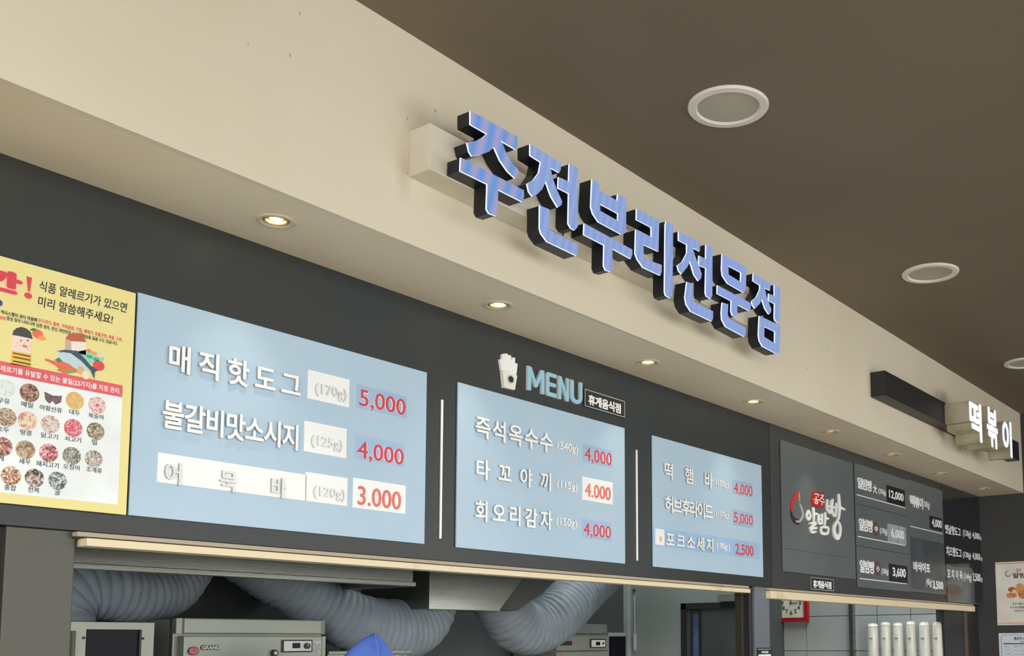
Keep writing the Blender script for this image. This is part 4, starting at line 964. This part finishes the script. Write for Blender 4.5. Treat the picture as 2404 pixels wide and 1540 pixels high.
# blue cloth rising to a point
apex = at(879, 1486, 2.84)
def cloth():
    n = 48; v = [tuple(apex)]; rings = 26; f = []
    for j in range(1, rings+1):
        t = j/rings; drop = t*.42
        for i in range(n):
            a = 2*math.pi*i/n
            r = .028*(1-math.exp(-t*20))+.30*t**.85*(1+.10*math.sin(a*4+.6)+.05*math.sin(a*9+t*5)*t)
            r *= (1.35 if math.cos(a+.3) < 0 else .72)*.62+.38*1
            v.append((apex.x+r*math.cos(a), apex.y+.6*r*math.sin(a), apex.z-drop-.012*math.sin(a*4)*t))
    for i in range(n): f.append((0, 1+i, 1+(i+1) % n))
    for j in range(rings-1):
        for i in range(n):
            a = 1+j*n; f.append((a+i, a+n+i, a+n+(i+1) % n, a+(i+1) % n))
    return v, f
v_, f_ = cloth()
e = empty('cloth_cover', (apex.x, apex.y, 0), 'bright blue fabric cover rising to a point in front of grey hose', 'cloth')
from_np('fabric', v_, f_, M_BLUEC, e, True)
tube('support_post', [(apex.x, apex.y, 0), (apex.x, apex.y, apex.z-.02)], .012, M_STEEL, e, 10, 2)
tube('seam', [at(879, 1486, 2.835), at(884, 1502, 2.80), at(887, 1520, 2.77), at(888, 1545, 2.74)], .0015, mat('pale_seam', (120, 150, 226), .6), e, 6, 4)

# things by the kitchen back corner
c = at(1475, 1450, YB-.03)
struct(box('trim_7', at(1470, 1450, YB-.02).x, at(1480, 1450, YB-.02).x, YB-.03, YB, 0, 3, mat('pale_strip', (150, 156, 156), .5)))
yy = YB-.06
e = empty('water_pipe', (at(1512, 1450, yy).x, yy, 0), 'brown vertical water pipe with short elbow at kitchen back corner', 'pipe')
x = at(1512, 1450, yy).x; tube('pipe', [(x, yy, 0), (x, yy, 2.6)], .0095, M_COPPER, e, 14, 2)
zz = at(1500, 1386, yy).z; tube('elbow', [(x, yy, zz), (at(1487, 1386, yy).x, yy, zz)], .008, mat('dark_valve', (60, 48, 44), .5), e, 10, 3)
x = at(1490, 1500, yy).x; o = tube('drain_bottle', [(x, yy, at(1490, 1530, yy).z), (x, yy, at(1490, 1522, yy).z), (x, yy, at(1490, 1490, yy).z), (x, yy, at(1490, 1480, yy).z), (x, yy, at(1490, 1400, yy).z)], [.004, .012, .013, .005, .004], mat('pale_plastic', (150, 156, 160), .4), None, 16, 6)
tag(o, 'slim pale plastic bottle trap hanging left of the brown pipe', 'pipe')
yq = 3.62; Pq = ('Y', yq); q = rect(Pq, 1431, 1485, 1471, 1540)
e = empty('wall_cabinet', ((q[0]+q[1])/2, yq, 0), 'narrow white framed unit with dark front right of smaller refrigerator', 'cabinet')
box('body', q[0], q[1], yq+.01, YB-.01, 0, q[3], MATS['pale_strip'], e); q2 = rect(Pq, 1433, 1494, 1469, 1540)
box('dark_front', q2[0], q2[1], yq, yq+.012, 0, q2[3], M_GLASS, e)
# door in the partition
PX = ('X', XP)
u0, v1 = U(PX, 1602, 1417); u1 = U(PX, 1741.5, 1414)[0]
dd = empty('door_1', (XP, -(u0+u1)/2, 0)); dd['kind'] = 'structure'
slab_uv('door_frame', PX, u0, u0+.035, 0, v1, -.01, .02, M_BLACK, dd); slab_uv('door_frame', PX, u0, u1, v1-.035, v1, -.01, .02, M_BLACK, dd)
slab_uv('door_leaf', PX, u0+.035, u1, 0, v1-.035, -.01, .008, mat('door_dark', (62, 64, 66), .4), dd)
a = U(PX, 1630, 1441); b = U(PX, 1642, 1441)
gp = slab_uv('door_pane_frame', PX, a[0]-.02, b[0]+.02, .5, a[1]+.025, .008, .014, M_BLACK, dd)
slab_uv('door_pane', PX, a[0], b[0], .55, a[1], .014, .016, mat('bluish_pane', (84, 104, 140), .15, rgb2=(60, 74, 100), scale=4, spec=.7), gp)
a = U(PX, 1694, 1395); b = U(PX, 1732, 1412)
o = slab_uv('door_closer', PX, a[0], b[0], b[1], a[1], 0, .05, MATS['steel_grey_dark'], None, .004); tag(o, 'grey box mounted on partition wall just above the dark door', 'door closer')

# notice on middle column
PN = ('Y', D+.006); q = rect(PN, 1776, 1521, 1811, 1560)
e = empty('column_notice', ((q[0]+q[1])/2, D, q[2]), 'small framed paper notice low on the blue-grey column', 'notice')
slab_uv('backing', PN, *q, 0, .004, M_BLACK, e); 
q2 = rect(PN, 1777.5, 1524, 1809, 1560); slab_uv('rim_line', PN, q2[0], q2[1], q2[3]-.002, q2[3], .004, .0048, M_LTSIDE, e)
line('notice_text', '화재위험', PN, (1786, 1528.5), (1801.5, 1533.5), .004, .005, M_WHITE, e, .03)
q2 = rect(PN, 1779, 1536.5, 1808, 1558); slab_uv('paper', PN, *q2, .004, .0055, M_PWHITE, e)

# square red clock
def clock():
    a = U(PT, 1819.5, 1400); b = U(PT, 1901, 1458.5); W_ = b[0]-a[0]; z0 = b[1]; z1 = z0+W_*1.0
    e = empty('wall_clock', (XT, -(a[0]+b[0])/2, z0), 'square red framed wall clock on grey tiles in second shop', 'clock')
    t = W_*.10
    prism('frame', PT, [[(a[0], z0), (b[0], z0), (b[0], z1), (a[0], z1)], [(a[0]+t, z1-t), (b[0]-t, z1-t), (b[0]-t, z0+t), (a[0]+t, z0+t)]], 0, .035, M_CLOCK, e)
    slab_uv('face', PT, a[0]+t, b[0]-t, z0+t, z1-t, 0, .02, M_FACE, e)
    cu, cv = (a[0]+b[0])/2-.0, z0+W_*.485; R = W_*.255
    for k in range(1, 13):
        an = math.pi/2-k*math.pi/6; s = .013 if W_ > .2 else .01
        put_glyph('numeral', str(k), PT, cu+R*math.cos(an)-s*(1 if k < 10 else 1.6)*.9, cu+R*math.cos(an)+s*(1 if k < 10 else 1.6)*.9, cv+R*math.sin(an)-s*1.3, cv+R*math.sin(an)+s*1.3, .02, .0206, M_INK, e, .02)
    slab_uv('hour_hand', PT, cu-.004, cu+.004, cv-.01, cv+R*.55, .022, .024, M_INK, e); slab_uv('minute_hand', PT, cu-.01, cu+R*.8, cv-.003, cv+.003, .025, .027, M_INK, e)
clock()
# metal corner post and shelf with sleeves of paper cups
xk = 6.6
def atX(px, py, X):
    d = ray(px, py); p = d*(X/d[0]); return Vector((p[0], p[1], p[2]+EYE))
pa = atX(1994, 1450, XT-.04)
struct(box('trim_8', XT-.05, XT, pa.y-.03, pa.y, 0, 3.0, M_STEEL))
CUPX = XT-.14
CUPS = [(2036, 2064, 1466.5, 'leftmost in the row'), (2067, 2093, 1463.5, 'second from the left'), (2096, 2122, 1465, 'third from the left'), (2127, 2152, 1461.5, 'fourth, tallest of the row'), (2157, 2185, 1463, 'fifth, with wide loose sleeve'), (2189, 2213, 1463, 'last, nearest the dark jamb')]
zsh = EYE-.34
sh = empty('cup_shelf', (CUPX, 2.9, zsh-.03), 'steel shelf under the row of wrapped paper cups', 'shelf')
ya = atX(2030, 1500, CUPX).y+.03; yb = D+.1
box('shelf_board', CUPX-.09, XT-.001, yb, ya, zsh-.02, zsh, M_STEEL, sh); box('bracket', CUPX-.06, XT-.001, ya-.05, ya-.04, zsh-.12, zsh-.02, M_STEEL, sh); box('bracket', CUPX-.06, XT-.001, yb+.04, yb+.05, zsh-.12, zsh-.02, M_STEEL, sh)
M_SLEEVE = mat('clear_plastic_sleeve', (235, 238, 236), .18, spec=.7, alpha=.32, bump=.8, bscale=25)
for px0, px1, py, lab in CUPS:
    l = atX(px0, 1500, CUPX); r = atX(px1, 1500, CUPX); c = (l+r)/2; zt_ = atX((px0+px1)/2, py, CUPX).z
    rad = (l-r).length/2*.88
    e = empty('cup_stack', (CUPX, c.y, zsh), 'stack of white paper cups in clear plastic sleeve, '+lab, 'cup stack', 'wrapped paper cup stacks')
    pr = [(rad*.66, 0)]; z = 0; H = zt_-zsh; k = 0
    while z < H-.012:
        pr += [(rad*.93, z+.001), (rad*.96, z+.004), (rad*.93, z+.007), (rad*.90, z+.0075)]; z += .009
    pr += [(rad*.80, H-.004), (rad*.74, H), (.001, H)]
    lathe('cups', pr, (CUPX, c.y, zsh), M_CUP, e, 24)
    lathe('sleeve', [(rad*1.08, 0), (rad*1.16, .1), (rad*1.12, H*.6), (rad*1.0, H*.9), (rad*.86, H+.004), (rad*.5, H+.010), (.002, H+.006)], (CUPX, c.y, zsh), M_SLEEVE, e, 20)
    zz = atX((px0+px1)/2, 1499, CUPX).z
    th_ = math.pi+.5
    box('print_mark', CUPX-rad*1.17, CUPX-rad*1.12, c.y-.012, c.y+.010, zz-.006, zz+.006, mat('gold_mark', (150, 130, 90), .5), e)

# ================================================================== POSTERS ON THE END WALL
PR = ('X', XR)
a = U(PR, 2336, 1320.5); b = U(PR, 2342.4, 1468); u0 = (a[0]+b[0])/2; v1, v0 = a[1], b[1]; u1 = u0+.35
e = empty('bread_poster', (XR, -(u0+u1)/2, v0), 'cream poster of brown buns with orange borders on dark end wall', 'poster')
slab_uv('poster_sheet', PR, u0, u1, v0, v1, 0, .004, mat('poster_cream', (222, 220, 212), .4), e, .0008)
slab_uv('printed_border', PR, u0+.006, u1-.006, v1-.016, v1-.009, .004, .0045, M_ORANGE, e); slab_uv('printed_border', PR, u0+.006, u1-.006, v0+.012, v0+.018, .004, .0045, M_ORANGE, e)
R5 = lambda x, y: (1900+x/4.77, 1300+y/4.77)
PRf = ('X', XR-.004)
def S5(name, lines, wd, m):
    return strokes(name, PRf, [[(*U(PRf, *R5(p[0], p[1])), p[2] if len(p) > 2 else 1) for p in l] for l in lines], wd, 0, .0006, m, e, 5)
S5('printed_ring', [[(2230, 188, .4), (2200, 210, 1), (2205, 245, 1.2), (2235, 252, 1), (2255, 230, .5)]], .009, mat('print_grey', (130, 132, 130), .5))
line('printed_red_text', '공주', PRf, R5(2312, 168), R5(2372, 205), 0, .0006, M_RED, e, .03)
u_, v_1 = U(PRf, *R5(2275, 215)); v_0 = U(PRf, *R5(2275, 275))[1]
put_glyph('printed_title', '알밤빵', PRf, u_, u_+.15, v_0, v_1, 0, .0006, M_INK, e, .03)
def bun(x, y, rx, ry, rgb, rgb2, k):
    u, v = U(PRf, *R5(x, y)); ru = abs(U(PRf, *R5(x+rx, y))[0]-U(PRf, *R5(x-rx, y))[0])/2; rv = abs(U(PRf, *R5(x, y+ry))[1]-U(PRf, *R5(x, y-ry))[1])/2
    prism('printed_bun', PRf, [ell(u, v, ru, rv, 22)], 0, .0006+.0002*k, mat('bun_%d' % k, rgb, .5, rgb2=rgb2, scale=60), e)
bun(2268, 400, 42, 30, (150, 84, 50), (190, 130, 90), 0); bun(2300, 425, 30, 24, (234, 206, 160), (240, 220, 180), 1); bun(2265, 465, 60, 30, (200, 96, 60), (226, 150, 90), 2)
bun(2360, 390, 52, 60, (206, 140, 84), (226, 170, 110), 3); bun(2385, 460, 44, 42, (170, 84, 54), (214, 150, 100), 4); bun(2450, 420, 50, 60, (206, 140, 84), (226, 170, 110), 5)
for (s, x, y, n) in (('공주 명품 알밤빵', 2275, 562, 9), ('우리 농산물을 담은', 2245, 602, 10), ('건강한 맛', 2290, 640, 5)):
    u, v = U(PRf, *R5(x, y)); put_glyph('printed_text', s, PRf, u, u+.0145*n, v-.008, v+.008, 0, .0006, M_INK, e, .02)
a = U(PR, 2344.4, 1486.5); u0 = a[0]; v1 = a[1]; u1 = u0+.30; v0 = v1-.42
e = empty('origin_notice', (XR, -(u0+u1)/2, v0), 'white origin notice sheet with blue header below bun poster', 'notice')
slab_uv('notice_sheet', PR, u0, u1, v0, v1, 0, .004, mat('notice_white', (216, 222, 232), .4), e, .0008)
m_ln = mat('blue_line', (70, 90, 130), .5)
prism('printed_frame', PRf, [[(u0+.018, v0+.02), (u1-.02, v0+.02), (u1-.02, v1-.014), (u0+.03, v1-.014), (u0+.018, v1-.026)], [(u0+.021, v0+.023), (u0+.021, v1-.027), (u0+.031, v1-.017), (u1-.023, v1-.017), (u1-.023, v0+.023)]], 0, .0006, m_ln, e)
u_, z1_ = U(PRf, *R5(2290, 930)); z0_ = U(PRf, *R5(2290, 968))[1]; put_glyph('printed_title', '원산지 표시판', PRf, u_, u_+.13, z0_, z1_, 0, .0006, M_INK, e, .04)
u_, z1_ = U(PRf, *R5(2362, 975)); z0_ = U(PRf, *R5(2362, 993))[1]; put_glyph('printed_subtitle', '메뉴판', PRf, u_, u_+.05, z0_, z1_, 0, .0006, m_ln, e, .02)
u_, z1_ = U(PRf, *R5(2170, 1000)); z0_ = U(PRf, *R5(2170, 1014))[1]; slab_uv('printed_header_bar', PRf, u_, u1-.03, z0_, z1_, 0, .0006, mat('header_blue', (50, 92, 160), .5), e)
for k in range(7):
    zz = z0_-.030*(k+1)
    slab_uv('printed_rule', PRf, u_, u1-.03, zz, zz+.0012, 0, .0006, m_ln, e)
    if k < 5:
        put_glyph('printed_text', ['핫도그', '소시지', '어묵', '감자', '떡'][k], PRf, u_+.012, u_+.045, zz+.01, zz+.02, 0, .0006, M_INK, e, .01)
        for j in (0, 1): slab_uv('printed_text_line', PRf, u_+.07, u_+.17+.02*j, zz+.008+.009*j, zz+.012+.009*j, 0, .0006, mat('grey_text_line', (110, 116, 130), .6, rgb2=(214, 220, 230), scale=140, contrast=(.45, .55)), e)
slab_uv('printed_rule', PRf, u_+.055, u_+.0565, z0_-.2, z0_, 0, .0006, m_ln, e)

for cu in KEEP: bpy.data.curves.remove(cu)
